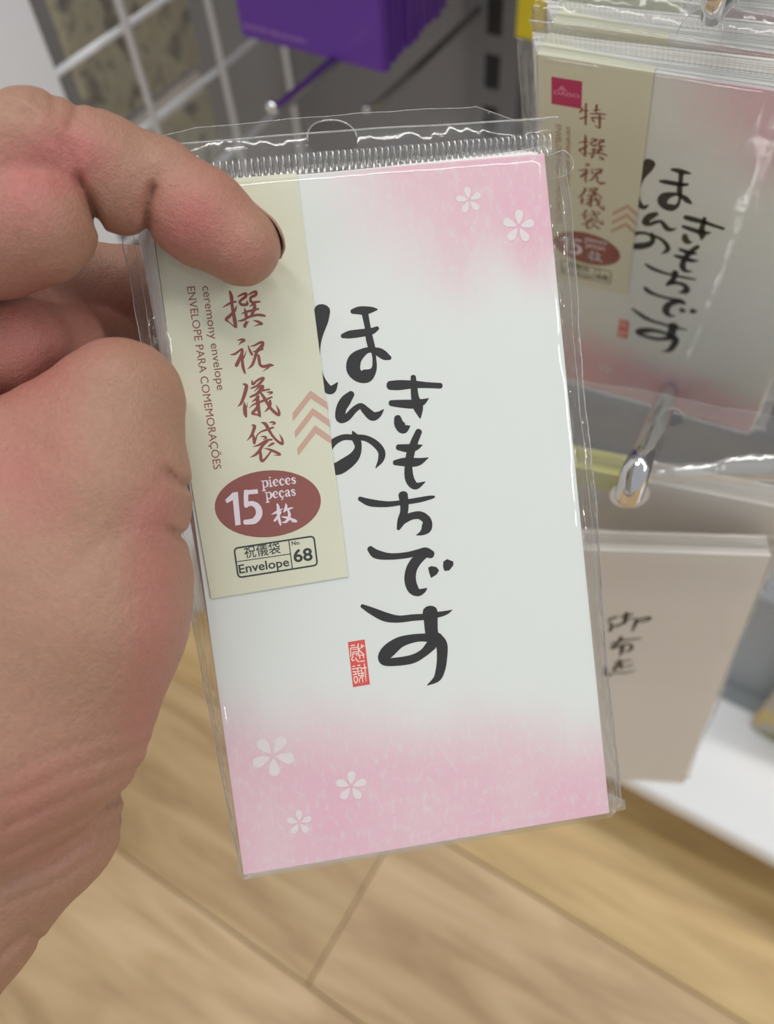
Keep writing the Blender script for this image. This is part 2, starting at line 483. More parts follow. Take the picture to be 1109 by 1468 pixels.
KPX = 1 / 6.02                                   # mm per photo pixel on the face
def crop_strokes(fl_, strokes, ox, oy, sc_, w, mi=0, conv=px_mm, k=KPX, sub=5):
    for st in strokes:
        fl_.brush([tuple(conv(ox + x / sc_, oy + y / sc_)) + (ww / sc_ * k,) for x, y, ww in st], w, mi, sub)
def crop_poly(fl_, pts, ox, oy, sc_, w, mi=0, conv=px_mm):
    fl_.poly([conv(ox + x / sc_, oy + y / sc_) for x, y in pts], w, mi)

_txt_cache = {}
def text_geo(body, bold=0.0):
    key = (body, bold)
    if key in _txt_cache: return _txt_cache[key]
    cu = bpy.data.curves.new('glyphs', 'FONT'); cu.body = body; cu.offset = bold
    cu.resolution_u = 4
    ob = bpy.data.objects.new('glyphs', cu); COL.objects.link(ob)
    bpy.context.view_layer.update()
    dg = bpy.context.evaluated_depsgraph_get()
    me = ob.evaluated_get(dg).to_mesh()
    V = np.array([v.co[:2] for v in me.vertices]); F = [tuple(p.vertices) for p in me.polygons]
    ob.evaluated_get(dg).to_mesh_clear()
    bpy.data.objects.remove(ob); bpy.data.curves.remove(cu)
    _txt_cache[key] = (V, F)
    return V, F
def put_text(fl_, body, p0, p1, cap_px, w, mi=0, bold=0.0, conv=px_mm, k=KPX, capn=0.73):
    """p0 -> p1: ends of the baseline in photo pixels"""
    V, F = text_geo(body, bold)
    if not len(V): return
    a, b = conv(*p0), conv(*p1)
    d = b - a; ln = np.linalg.norm(d); d /= ln
    up = np.array([d[1], -d[0]])
    x0, x1 = V[:, 0].min(), V[:, 0].max()
    sx, sy = ln / (x1 - x0), cap_px * k / capn
    P = [a + d * (v[0] - x0) * sx + up * v[1] * sy for v in V]
    fl_.tri2d(P, F, w, mi)

HIRA_A = [  # ほんのきも, zoom at (420,410) x4.265
    [(178, 150, 95), (170, 215, 85), (160, 290, 50), (152, 360, 32), (150, 450, 32), (168, 550, 36), (205, 622, 52), (238, 632, 50), (271, 592, 8)],
    [(362, 156, 28), (400, 150, 46), (440, 150, 50), (480, 145, 34), (512, 143, 10)],
    [(438, 165, 40), (455, 250, 36), (466, 320, 44), (482, 385, 44)],
    [(302, 306, 26), (345, 297, 46), (420, 287, 46), (480, 276, 40), (515, 258, 24)],
    [(492, 388, 30), (440, 398, 40), (380, 446, 78), (368, 508, 84), (402, 552, 70), (452, 548, 80), (492, 512, 36), (497, 455, 24), (490, 400, 24)],
    [(480, 392, 34), (525, 405, 52), (562, 428, 50), (590, 440, 26)],
    [(356, 660, 40), (322, 700, 64), (294, 750, 62), (290, 808, 58), (330, 802, 44), (372, 758, 38), (412, 734, 36), (445, 762, 48), (485, 796, 56), (522, 785, 36), (552, 756, 6)],
    [(364, 890, 10), (384, 932, 50), (398, 985, 42), (375, 1042, 62), (318, 1090, 78), (262, 1118, 76), (215, 1095, 60), (205, 1030, 50), (236, 966, 44), (300, 927, 36), (370, 926, 36), (440, 930, 36), (500, 962, 42), (540, 1012, 44), (536, 1062, 36), (505, 1112, 5)],
    [(592, 608, 54), (650, 606, 60), (740, 602, 46), (820, 606, 36), (900, 610, 34)],
    [(598, 716, 36), (660, 720, 48), (740, 722, 54), (790, 710, 40), (828, 687, 4)],
    [(734, 556, 32), (738, 610, 40), (745, 680, 48), (764, 742, 62), (776, 806, 10)],
    [(638, 806, 42), (648, 845, 60), (676, 872, 62), (714, 856, 6)],
    [(768, 890, 40), (742, 950, 46), (718, 1020, 50), (705, 1100, 48), (712, 1180, 56), (748, 1222, 46), (806, 1198, 6)],
    [(642, 986, 36), (700, 992, 50), (750, 986, 40), (790, 972, 4)],
    [(622, 1080, 32), (680, 1076, 52), (760, 1076, 50), (826, 1050, 4)],
]
HIRA_B = [  # ちです, zoom at (480,690) x4.736
    [(168, 118, 30), (240, 145, 50), (350, 155, 40), (440, 146, 34), (560, 128, 36), (640, 111, 28), (672, 105, 16)],
    [(462, 92, 64), (470, 150, 60), (468, 210, 54), (450, 270, 56), (430, 322, 24)],
    [(452, 268, 56), (520, 236, 50), (580, 232, 56), (624, 268, 62), (620, 318, 72), (590, 350, 36), (552, 365, 4)],
    [(238, 458, 42), (280, 494, 62), (370, 510, 46), (480, 502, 42), (560, 485, 46), (612, 482, 68), (652, 496, 56)],
    [(612, 486, 60), (552, 540, 72), (518, 600, 76), (510, 670, 80), (530, 730, 76), (566, 754, 54), (604, 740, 30), (624, 724, 4)],
    [(184, 846, 26), (250, 880, 50), (340, 920, 64), (430, 935, 50), (530, 925, 46), (600, 920, 44), (700, 905, 40), (760, 890, 26), (796, 872, 3)],
    [(645, 884, 104), (650, 950, 96), (655, 1020, 90), (672, 1090, 90)],
    [(650, 1062, 60), (560, 1062, 56), (450, 1088, 74), (375, 1140, 95), (332, 1190, 84), (335, 1225, 52), (400, 1226, 58), (520, 1208, 62), (600, 1165, 58), (655, 1110, 76)],
    [(690, 1060, 76), (724, 1112, 80), (726, 1200, 72), (715, 1280, 66), (690, 1340, 50), (625, 1385, 4)],
]
DOTS_B = [[(632, 585), (655, 575), (690, 583), (706, 605), (690, 632), (652, 656), (640, 625)],
          [(735, 545), (760, 528), (803, 545), (803, 570), (775, 605), (742, 608), (733, 580)]]
SEN = [[(268, 180, 36), (300, 280, 68), (310, 400, 60), (325, 520, 60), (350, 650, 65), (375, 800, 74), (400, 900, 34)],
       [(130, 502, 12), (230, 442, 40), (310, 400, 45), (395, 390, 34)],
       [(410, 460, 8), (370, 560, 50), (280, 660, 60), (200, 740, 60), (262, 800, 22), (370, 890, 32)],
       [(430, 285, 24), (520, 242, 44), (590, 228, 50), (580, 290, 58), (500, 350, 48), (468, 392, 48), (492, 440, 54), (560, 452, 58), (618, 430, 56), (604, 362, 10)],
       [(640, 250, 24), (720, 206, 44), (788, 188, 50), (780, 255, 58), (692, 300, 52), (682, 370, 52), (722, 402, 48), (790, 396, 44), (865, 385, 34)],
       [(560, 520, 18), (585, 600, 58), (600, 700, 58)], [(760, 440, 56), (758, 520, 72), (716, 620, 56), (690, 670, 36)],
       [(505, 625, 14), (600, 590, 44), (720, 560, 48), (840, 530, 34)], [(660, 490, 8), (720, 440, 44)],
       [(435, 770, 18), (530, 755, 44), (650, 690, 50), (800, 652, 50), (900, 656, 54), (965, 670, 40)],
       [(602, 780, 38), (570, 860, 68), (570, 888, 50)], [(655, 770, 6), (600, 830, 40)],
       [(730, 755, 8), (830, 785, 50), (910, 830, 44), (830, 845, 28), (740, 882, 5)]]
SHUKU = [[(285, 185, 14), (370, 166, 44), (418, 186, 52), (360, 220, 38), (300, 285, 4)],
         [(145, 468, 14), (230, 455, 44), (320, 390, 40), (372, 360, 50), (375, 430, 60), (330, 540, 64), (268, 668, 70), (256, 690, 54)],
         [(375, 480, 55), (380, 600, 55), (396, 720, 60), (432, 835, 36)], [(465, 375, 4), (430, 470, 24), (400, 540, 35)],
         [(495, 290, 18), (530, 390, 45), (575, 468, 48)],
         [(540, 300, 14), (620, 285, 34), (720, 232, 48), (784, 228, 58), (765, 300, 74), (700, 370, 70), (650, 420, 58)],
         [(595, 410, 18), (680, 390, 40), (790, 356, 32)],
         [(660, 430, 60), (620, 560, 55), (570, 680, 48), (475, 758, 5)],
         [(700, 480, 45), (715, 580, 60), (728, 660, 54), (780, 700, 58), (860, 696, 64), (930, 676, 64), (995, 680, 22)],
         [(900, 720, 38), (780, 805, 4)]]
GI = [[(255, 215, 22), (322, 250, 68), (300, 370, 70), (260, 500, 60), (210, 610, 48), (145, 665, 5)],
      [(275, 570, 12), (290, 680, 74), (300, 800, 74), (316, 870, 38)], [(350, 580, 4), (330, 680, 20)],
      [(435, 150, 24), (450, 222, 52), (530, 152, 42), (620, 106, 48), (668, 106, 44), (600, 190, 52), (520, 260, 42), (415, 302, 30)],
      [(475, 365, 12), (580, 272, 40), (642, 270, 74), (600, 340, 76), (520, 420, 54), (395, 475, 34)], [(640, 350, 38), (780, 320, 32)],
      [(600, 385, 40), (680, 500, 62), (750, 620, 58), (820, 720, 58), (920, 808, 62), (972, 830, 48), (960, 740, 46), (905, 625, 4)],
      [(720, 380, 12), (790, 380, 38), (836, 386, 38), (760, 435, 6)],
      [(430, 575, 12), (530, 500, 54), (570, 460, 38)], [(542, 460, 46), (546, 560, 76), (560, 700, 68), (580, 800, 58), (602, 870, 20)],
      [(380, 690, 8), (470, 622, 32), (600, 572, 46), (700, 530, 42), (830, 475, 32)],
      [(560, 640, 56), (500, 730, 56), (438, 800, 50), (530, 825, 36), (600, 865, 28)],
      [(790, 550, 48), (790, 630, 58), (740, 720, 42), (675, 772, 5)]]
FUKURO = [[(220, 200, 18), (275, 222, 62), (250, 320, 60), (210, 410, 48), (120, 515, 4)],
          [(245, 390, 36), (265, 480, 62), (270, 572, 40), (300, 480, 32), (330, 400, 24), (400, 335, 28), (520, 290, 44), (650, 246, 34)],
          [(405, 145, 12), (490, 180, 68), (550, 280, 60), (630, 410, 48), (720, 510, 48), (800, 563, 58), (836, 570, 40), (820, 480, 44), (765, 375, 4)],
          [(565, 150, 14), (630, 142, 38), (680, 166, 40), (610, 200, 4)],
          [(400, 430, 12), (470, 430, 38), (508, 455, 40), (435, 490, 4)],
          [(240, 632, 8), (370, 590, 44), (500, 510, 44), (590, 490, 40), (620, 490, 34)],
          [(530, 520, 46), (440, 600, 54), (370, 710, 60), (290, 790, 48), (180, 845, 4)],
          [(385, 690, 46), (395, 790, 60), (405, 880, 64), (436, 914, 52), (520, 830, 38), (600, 720, 34)],
          [(455, 660, 6), (560, 680, 38), (680, 730, 54), (786, 788, 40), (650, 800, 5)], [(525, 640, 6), (610, 582, 48), (660, 560, 34)]]
MAI = [[(320, 418, 46), (345, 500, 74), (345, 640, 80), (360, 780, 74), (390, 900, 68), (410, 972, 34)],
       [(170, 690, 12), (270, 642, 58), (370, 592, 58), (470, 530, 8)], [(420, 620, 36), (340, 740, 68), (248, 858, 58)],
       [(540, 400, 18), (555, 480, 68), (500, 620, 46)], [(510, 590, 38), (600, 550, 58), (728, 510, 30)],
       [(605, 570, 48), (640, 680, 74), (620, 790, 74), (550, 880, 66), (450, 900, 20)],
       [(440, 750, 22), (560, 772, 58), (700, 820, 74), (828, 874, 54), (690, 885, 12)]]
TOKU = [[(380, 230, 46), (375, 500, 54), (370, 765, 46)], [(220, 450, 46), (290, 345, 34)], [(230, 610, 46), (340, 582, 36), (415, 560, 26)],
        [(280, 405, 34), (440, 410, 26)], [(660, 270, 56), (640, 430, 54)], [(570, 402, 28), (740, 390, 28)],
        [(480, 492, 26), (680, 488, 46), (890, 512, 36)], [(520, 592, 44), (640, 590, 44), (860, 612, 30)],
        [(735, 540, 56), (737, 780, 56), (725, 850, 44), (640, 810, 26), (600, 770, 14)], [(550, 640, 52), (592, 690, 44)]]
SEAL = [[(292, 335, 30), (375, 320, 30)], [(282, 392, 26), (288, 590, 22)], [(285, 392, 26), (440, 366, 24)], [(458, 290, 28), (464, 470, 30), (478, 570, 28)],
        [(530, 340, 26), (600, 340, 26)], [(472, 430, 28), (540, 500, 30), (596, 545, 26)], [(478, 408, 22), (560, 366, 22)], [(540, 300, 22), (546, 380, 22)],
        [(330, 430, 18), (430, 412, 20)], [(335, 490, 24), (330, 580, 24)], [(335, 490, 22), (425, 480, 24), (428, 575, 22)], [(335, 535, 16), (420, 525, 16)],
        [(345, 590, 24), (312, 640, 24), (330, 682, 28), (372, 668, 24)], [(400, 620, 24), (440, 690, 28), (482, 706, 24)],
        [(500, 565, 22), (576, 560, 24), (588, 625, 22)], [(492, 580, 22), (500, 640, 22)], [(510, 700, 28), (606, 690, 28)],
        [(335, 820, 26), (378, 810, 26)], [(320, 882, 28), (430, 866, 28)], [(336, 950, 24), (430, 938, 24)], [(338, 1012, 26), (430, 1000, 28)], [(345, 930, 18), (430, 1000, 18)],
        [(362, 1070, 26), (432, 1062, 28), (436, 1170, 26), (395, 1208, 26), (368, 1150, 24), (362, 1074, 22)],
        [(450, 800, 28), (500, 788, 28)], [(448, 850, 26), (458, 960, 26), (474, 1030, 28)], [(455, 860, 22), (525, 850, 24), (548, 980, 26), (570, 1190, 18)],
        [(462, 930, 18), (535, 918, 18)], [(468, 990, 20), (545, 978, 20)], [(478, 1040, 24), (548, 1030, 20)], [(530, 1060, 26), (490, 1120, 24), (488, 1195, 16)],
        [(600, 755, 24), (622, 920, 28), (645, 1170, 14)], [(550, 862, 26), (652, 848, 26)], [(578, 960, 24), (592, 1065, 18)]]
GOFUSE = [[(170, 480, 50), (205, 390, 50), (150, 330, 30)], [(150, 285, 46), (290, 232, 40)], [(370, 235, 40), (560, 185, 36)], [(462, 170, 56), (430, 330, 56)],
          [(270, 402, 46), (440, 335, 46)], [(560, 485, 26), (640, 310, 60), (700, 275, 40), (860, 242, 44), (850, 285, 40), (700, 332, 26)], [(440, 275, 36), (620, 262, 28)],
          [(190, 702, 30), (450, 642, 40), (710, 612, 26)], [(372, 590, 54), (300, 700, 46), (190, 772, 36)], [(205, 792, 40), (420, 722, 44), (540, 722, 42), (540, 800, 50), (450, 850, 30)],
          [(392, 735, 58), (372, 850, 58), (340, 920, 16)], [(340, 990, 46), (372, 1130, 66)], [(260, 1035, 36), (540, 992, 28)], [(240, 1165, 66), (300, 1065, 44)],
          [(440, 1112, 28), (570, 1075, 30)], [(240, 1212, 38), (450, 1212, 38), (620, 1172, 18)], [(90, 1120, 50), (100, 1250, 70), (200, 1240, 50)]]
# serif letters: strokes in a box with baseline v=0, x-height 1 (up positive)
SERIF = {
    'p': (0.72, [[(.16, 1, .10), (.16, -.45, .24)], [(-.02, .98, .09), (.2, .98, .09)], [(-.04, -.47, .10), (.36, -.47, .10)], [(.2, .85, .10), (.45, .98, .12), (.62, .72, .24), (.62, .3, .24), (.42, .02, .12), (.2, .12, .08)]]),
    'i': (0.36, [[(.16, 1, .12), (.16, .04, .24)], [(-.02, .98, .09), (.2, .98, .09)], [(-.04, .04, .10), (.36, .04, .10)], [(.15, 1.34, .22), (.17, 1.35, .22)]]),
    'e': (0.62, [[(.12, .55, .08), (.5, .55, .09), (.48, .85, .18), (.3, .97, .12), (.1, .7, .24), (.1, .35, .26), (.3, .04, .16), (.55, .18, .07)]]),
    'c': (0.58, [[(.5, .75, .20), (.4, .95, .12), (.22, .92, .16), (.08, .55, .26), (.18, .12, .2), (.34, .04, .14), (.54, .2, .07)]]),
    'a': (0.62, [[(.08, .76, .16), (.28, .96, .12), (.44, .8, .22), (.44, .15, .22), (.6, .05, .10)], [(.42, .56, .08), (.15, .42, .16), (.1, .18, .22), (.24, .05, .12), (.42, .2, .06)]]),
    's': (0.54, [[(.44, .76, .12), (.26, .96, .12), (.08, .76, .2), (.24, .54, .22), (.42, .3, .2), (.26, .04, .12), (.04, .24, .12)]])}
def serif_word(fl_, word, p0, p1, xh_px, w, mi):
    a, b = px_mm(*p0), px_mm(*p1); d = b - a; ln = np.linalg.norm(d); d /= ln; up = np.array([d[1], -d[0]])
    base = {'ç': 'c'}
    tot = sum(SERIF[base.get(c, c)][0] + .07 for c in word); sx = ln / tot; sy = xh_px * KPX; x = 0
    for c in word:
        wd, sts = SERIF[base.get(c, c)]
        if c == 'ç': sts = sts + [[(.3, .02, .10), (.38, -.2, .14), (.2, -.38, .10)]]
        for st in sts:
            fl_.brush([tuple(a + d * (x + q[0]) * sx + up * q[1] * sy) + (q[2] * (sx + sy) / 2,) for q in st], w, mi, 3, 4)
        x += wd + .07

def c4(x, y): return (280 + x / 4.822, 650 + y / 4.822)      # zoom of the number panel
def c3(x, y): return (240 + x / 4.107, 390 + y / 4.107)

# ================================================================== ENVELOPE PACK (shared by the held and the hanging packs)
NENV, ETH = 15, 0.58                                          # envelopes in the pack, thickness of one (mm)
THK = NENV * ETH
def noise1(x, seed):
    return math.sin(x * .21 + seed) * .5 + math.sin(x * .53 + seed * 2.3) * .3 + math.sin(x * 1.27 + seed * .7) * .2

def film_parts(root, W, H, T, finL, finR, header_top=-15.5, hole=(43.0, -8.6, 5.8), seed=0.0, corner_cut=True, loose='film_loose'):
    """sleeve, crimped seam, header flap with hang hole; local metres"""
    # ---- sleeve
    vs = np.linspace(-1.2, H + 0.9, 90)
    rings = []
    for v in vs:
        fl_, fr_ = finL(v), finR(v)
        tp = min(1.0, max(0.0, (v + 1.5) / 5.0)); bt = min(1.0, max(0.0, (H + 1.6 - v) / 4.0))
        wf = 0.75 + 0.28 * noise1(v * .8, seed) * tp * bt
        mid = -T * 0.55
        ring = []
        nu = 30
        for k in range(nu + 1):
            u = W * k / nu
            edge = min(1.0, (W - u) / 14.0)
            w_ = wf + 0.30 * noise1(u * .55 + v * .1, seed + 1.5) - (1 - edge) ** 2 * 0.42
            w_ += 0.42 * math.exp(-((u - (W - 5 - 2.5 * noise1(v * .35, seed + 4))) / 2.2) ** 2) * (0.55 + 0.45 * noise1(v * .6, seed + 2))
            ring.append((u, max(0.56, w_)))
        er = 0.5 * noise1(v * 1.3, seed + 3)
        ring += [(W + 0.55, 0.1), (W + fr_ * .35 + 0.3, -1.6 + er), (W + fr_ * .7, -3.4 + er), (W + fr_, mid + .2), (W + fr_ * .98, mid - .5), (W + fr_ * .5, -T + 2 - er), (W + 0.6, -T - .2)]
        ring += [(W * k / 6, -T - 0.6) for k in range(6, -1, -1)]
        el = 0.5 * noise1(v * 1.1, seed + 6)
        ring += [(-0.6, -T - .2), (-fl_ * .5, -T + 2 + el), (-fl_ * .98, mid - .5), (-fl_, mid + .2), (-fl_ * .7, -3.4 + el), (-fl_ * .35 - .3, -1.6 + el), (-0.45, 0.15)]
        sq = max(0.0, min(1.0, (0.2 - v) / 1.4))
        rings.append([(u, w * (1 - sq) + (-3.6 + (0.25 if w > -T / 2 else -0.25)) * sq) for u, w in ring])
    n = len(rings[0]); V = [(u / 1000, -vs[i] / 1000, w / 1000) for i, rg in enumerate(rings) for u, w in rg]
    F = [(i * n + k, i * n + (k + 1) % n, (i + 1) * n + (k + 1) % n, (i + 1) * n + k) for i in range(len(vs) - 1) for k in range(n)]
    F.append(tuple(range((len(vs) - 1) * n, len(vs) * n)))
    b = MB(); b.add(V, F, 0)
    for q in range(len(F) - 1):
        k = q % n
        if 30 <= k < 37 or k >= 44: b.mi[q] = 2
    # creased edges of the side fins
    for sgn, fn, sd in ((1, finR, 0.0), (-1, finL, 1.1)):
        for off, rr in ((1.0, .13), (0.62, .07)):
            pts = []
            for v in np.linspace(2, H + .6, 70):
                e = fn(v) * off + 0.2 * noise1(v * 1.7, seed + sd + off * 3)
                pts.append((((W + e) if sgn > 0 else -e) / 1000, -v / 1000, (-T * .55 + .3 + (1 - off) * 5) / 1000))
            b.tube(pts, rr / 1000, 5, 1)
    # folded corner gussets at the foot
    for sgn in (1, -1):
        fn = finR if sgn > 0 else finL
        e = fn(H); x0 = W if sgn > 0 else 0
        b.add([(x0 / 1000, -(H - 5) / 1000, -.0012), ((x0 + sgn * (e + .6)) / 1000, -(H - 1) / 1000, -.0035), ((x0 + sgn * (e + .8)) / 1000, -(H + 1.7) / 1000, -.004), (x0 / 1000, -(H + 1.8) / 1000, -.003), ((x0 - sgn * .4) / 1000, -(H + .3) / 1000, -.001)],
              [(0, 1, 4), (1, 2, 3), (1, 3, 4)], 1)
    b.build('film_sleeve', ['film', 'film_edge', 'film_fin'], root, True)
    # ---- crimped seam
    b = MB(); pitch = 1.45; nu = int((W + 4) / pitch * 8); V = []; F = []
    rows = [-0.9, -1.6, -3.2, -4.8, -5.6]
    for r_, v in enumerate(rows):
        amp = 0.55 if 0 < r_ < 4 else 0.10
        for k in range(nu + 1):
            u = -2.5 + (W + 5.5) * k / nu
            V.append((u / 1000, -(v + 0.15 * noise1(u * .3, 2)) / 1000, (-3.2 + amp * math.sin(2 * math.pi * u / pitch + 0.25 * v) + .5 * noise1(u * .11, 5)) / 1000))
    F = [(r_ * (nu + 1) + k, r_ * (nu + 1) + k + 1, (r_ + 1) * (nu + 1) + k + 1, (r_ + 1) * (nu + 1) + k) for r_ in range(len(rows) - 1) for k in range(nu)]
    b.add(V, F, 0); b.build('crimped_seam', 'film_seal', root, True)
    # ---- header flap (back leaf with the hang hole) and the shorter front leaf
    b = MB(); nu, nv = 110, 34
    def top_v(u):
        if corner_cut and u > W - 13: return header_top + (u - (W - 13)) * 0.45 if u < W - 3 else header_top + 4.5
        return header_top + 0.4 * math.sin(u * .08 + 1) + (max(0, 12 - u) * .12)
    def hp(u, t):
        v = -5.6 + (top_v(u) + 5.6) * t
        w = -3.4 - 5.5 * t * t + 0.9 * noise1(u * .28 + t * 3, seed + 7) * t + 0.35 * noise1(u * .9, seed + 1) * t
        return (u, v, w)
    V = []; F = []
    for j in range(nv + 1):
        for k in range(nu + 1):
            u = -3.0 + (W + 6.0) * k / nu
            V.append(tuple(c / 1000 * s for c, s in zip(hp(u, j / nv), (1, -1, 1))))
    for j in range(nv):
        for k in range(nu):
            u = -3.0 + (W + 6.0) * (k + .5) / nu; p = hp(u, (j + .5) / nv)
            if math.hypot(p[0] - hole[0], p[1] - hole[1]) < hole[2]: continue
            F.append((j * (nu + 1) + k, j * (nu + 1) + k + 1, (j + 1) * (nu + 1) + k + 1, (j + 1) * (nu + 1) + k))
    b.add(V, F, 0)
    rim = []
    for a in np.linspace(math.pi, 2 * math.pi, 25):
        u = hole[0] + hole[2] * math.cos(a); v = hole[1] + hole[2] * math.sin(a)
        t = (v + 5.6) / (top_v(u) + 5.6); p = hp(u, t); rim.append((p[0] / 1000, -v / 1000, (p[2] + .1) / 1000))
    b.tube(rim, .00022, 5, 1)
    b.tube([tuple(c / 1000 * s for c, s in zip(hp(u, 1.0), (1, -1, 1))) for u in np.linspace(-3, W + 3, 100)], .00010, 5, 1)
    b.build('header_flap', [loose, 'film_edge'], root, True)
    b = MB(); V = []; nv = 8
    def fp(u, t):
        v = -5.5 - 3.6 * t - 0.5 * math.sin(u * .05) * t
        return (u, v, -2.7 + 1.2 * t + 0.7 * noise1(u * .2, seed + 9) * t)
    for j in range(nv + 1):
        for k in range(nu + 1):
            V.append(tuple(c / 1000 * s for c, s in zip(fp(-3.0 + (W + 8.0) * k / nu, j / nv), (1, -1, 1))))
    b.add(V, [(j * (nu + 1) + k, j * (nu + 1) + k + 1, (j + 1) * (nu + 1) + k + 1, (j + 1) * (nu + 1) + k) for j in range(nv) for k in range(nu)], 0)
    b.tube([tuple(c / 1000 * s for c, s in zip(fp(u, 1.0), (1, -1, 1))) for u in np.linspace(-3, W + 5, 100)], .00022, 5, 1)
    # rounded tab of film at the right shoulder
    tab = [(W + .3, 0.3)] + [(W + 4.5 + 4.2 * math.cos(a), 1.3 + 3.2 * math.sin(a)) for a in np.linspace(-1.2, 1.2, 10)] + [(W + .5, 5.5)]
    b.add([(u / 1000, -v / 1000, (-2.0 - .35 * (u - W)) / 1000) for i, (u, v) in enumerate(tab)], [tuple(range(len(tab)))], 0)
    b.tube([(u / 1000, -v / 1000, (-2.0 - .35 * (u - W)) / 1000) for i, (u, v) in enumerate(tab)], .00010, 5, 1)
    b.build('front_leaf', [loose, 'film_edge'], root, True)

def petal(c, r, ang):
    pts = []
    for t in np.linspace(0, 2 * math.pi, 20, endpoint=False):
        a = (1 - math.cos(t)) / 2                              # 0 at the heart, 1 at the tip
        l = r * (0.14 + 0.86 * a); wd = r * 0.34 * math.sin(t) * (0.30 + 0.75 * a)
        pts.append((c[0] + l * math.cos(ang) - wd * math.sin(ang), c[1] + l * math.sin(ang) + wd * math.cos(ang)))
    return pts

def build_pack():
    root = empty('envelope_pack')
    # envelopes, front one printed
    e = MB(); e.box((0, -PHT / 1000, -(ETH - .05) / 1000), (PWD / 1000, 0, 0), bevel=0.0001)
    env = e.build('envelope', 'envelope', root)
    back = MB(); back.box((0, -PHT / 1000, -(ETH - .05) / 1000), (PWD / 1000, 0, 0), bevel=0.00012)
    b0 = back.build('envelope', 'paper', root)
    b0.location = (0, 0, -ETH / 1000)
    rr = random.Random(3)
    for k in range(2, NENV):
        c = b0.copy(); COL.objects.link(c); c.parent = root
        a_ = -.040 * (k / (NENV - 1)) ** .8 + rr.uniform(-.0015, .0015)          # the rear envelopes lean out at the upper left
        c.rotation_euler = (0, 0, -a_)
        py = -0.122
        c.location = (0 - (0 * math.cos(a_) - py * math.sin(-a_)) + rr.uniform(-.2, .2) / 1000, py - py * math.cos(a_) + rr.uniform(-.2, .2) / 1000, -ETH * k / 1000)
    # brush lettering
    f = Flat(); crop_strokes(f, HIRA_A, 420, 410, 4.265, .05); crop_strokes(f, HIRA_B, 480, 690, 4.736, .05)
    for d in DOTS_B: crop_poly(f, d, 480, 690, 4.736, .05)
    f.build('brush_lettering', 'ink', env)['label'] = 'black brush lettering'
    f = Flat(); crop_poly(f, [(220, 252), (610, 190), (735, 1240), (340, 1305)], 485, 905, 16.31, .05, 0)
    crop_strokes(f, SEAL, 485, 905, 16.31, .09, 1, sub=3)
    f.build('red_seal', ['red', 'seal_white'], env)['label'] = 'small red seal'
    for (px, py, r, a0) in ((672, 287, 18.5, -94), (743, 325, 23.5, -82), (391, 1083, 31, -52), (503, 1127, 23, -82), (429, 1179, 18.5, -85)):
        f = Flat()
        for k in range(5): f.poly(petal(px_mm(px, py), r * KPX, math.radians(a0 + 72 * k)), .05)
        f.build('blossom', 'blossom', env)
    # paper band: front slip folded over the top edge
    bw = .42
    BTL, BTR, BBR, BBL = (0.0, -.25), (33.6, -.25), tuple(px_mm(499, 826)), tuple(px_mm(303, 858))
    f = MB()
    P = lambda p, w: (p[0] / 1000, -p[1] / 1000, w / 1000)
    nseg = 12
    V = []
    for i in range(nseg + 1):
        t = i / nseg
        l = np.array(BTL) * (1 - t) + np.array(BBL) * t; r_ = np.array(BTR) * (1 - t) + np.array(BBR) * t
        l[0] = 0.05 + (BBL[0] - .05) * max(0, (t - .45) / .55) ** 1.2
        V += [P(l, bw), P(r_, bw), P(l, bw - .2), P(r_, bw - .2)]
    F = []
    for i in range(nseg):
        a, c = 4 * i, 4 * i + 4
        F += [(a, c, c + 1, a + 1), (a + 2, a + 3, c + 3, c + 2), (a, a + 2, c + 2, c), (a + 1, c + 1, c + 3, a + 3)]
    F.append((4 * nseg, 4 * nseg + 2, 4 * nseg + 3, 4 * nseg + 1))
    f.add(V, F)
    f.add([P((0, -.25), bw), P((33.6, -.25), bw), P((33.6, -.3), -THK), P((0, -.3), -THK)], [(0, 1, 2, 3)])
    f.add([P((-.1, 0), bw), P((-.1, 0), -THK), P((-.1, 30), -THK), P((-.05, 30), bw)], [(0, 1, 2, 3)])
    band = f.build('paper_band', 'cream', root); band['label'] = 'cream paper band with brown print'
    w0, w1 = .45, .48
    f = Flat()
    put_text(f, 'ENVELOPE PARA COMEMORAÇÕES', (268, 412), (306.5, 673), 11.3, w0)
    put_text(f, 'ceremony envelope', (290, 411), (311.5, 560), 11.8, w0)
    f.build('side_text', 'brown', band)
    f = Flat()
    crop_strokes(f, TOKU, 820, 160, 18.48, w0, conv=lambda x, y: px_mm_h(x, y) - np.array([0.3, 6.2]), k=1 / 4.1, sub=4)
    for st, ox, oy in ((SEN, 310, 405), (SHUKU, 320, 475), (GI, 330, 535), (FUKURO, 345, 595)):
        crop_strokes(f, st, ox, oy, 13.8625, w0, sub=4)
    f.build('title_characters', 'brown', band)
    f = Flat()
    for ch in ([(840, 698), (735, 832), (738, 880), (843, 745), (945, 812), (937, 765)], [(853, 800), (748, 938), (752, 980), (858, 845), (957, 915), (949, 868)], [(868, 902), (763, 1040), (768, 1082), (872, 950), (967, 1015), (960, 968)]):
        crop_poly(f, ch, 240, 390, 4.107, w0)
    f.build('chevrons', 'chevron', band)
    f = Flat()
    oc = px_mm(*c4(503, 348)); f.ellipse(oc, 74.2 * KPX, 47.0 * KPX, math.radians(1.5), w0)
    f.build('count_oval', 'oval', band)
    f = Flat()
    f.poly([px_mm(*c4(*q)) for q in ((206, 322), (258, 270), (294, 265), (314, 492), (277, 498), (259, 322), (219, 344))], w1)
    crop_strokes(f, [[(352, 262, 30), (350, 300, 30), (352, 362, 30)]], 280, 650, 4.822, w1)
    f.poly([px_mm(*c4(*q)) for q in ((336, 255), (430, 247), (434, 277), (339, 286))], w1)
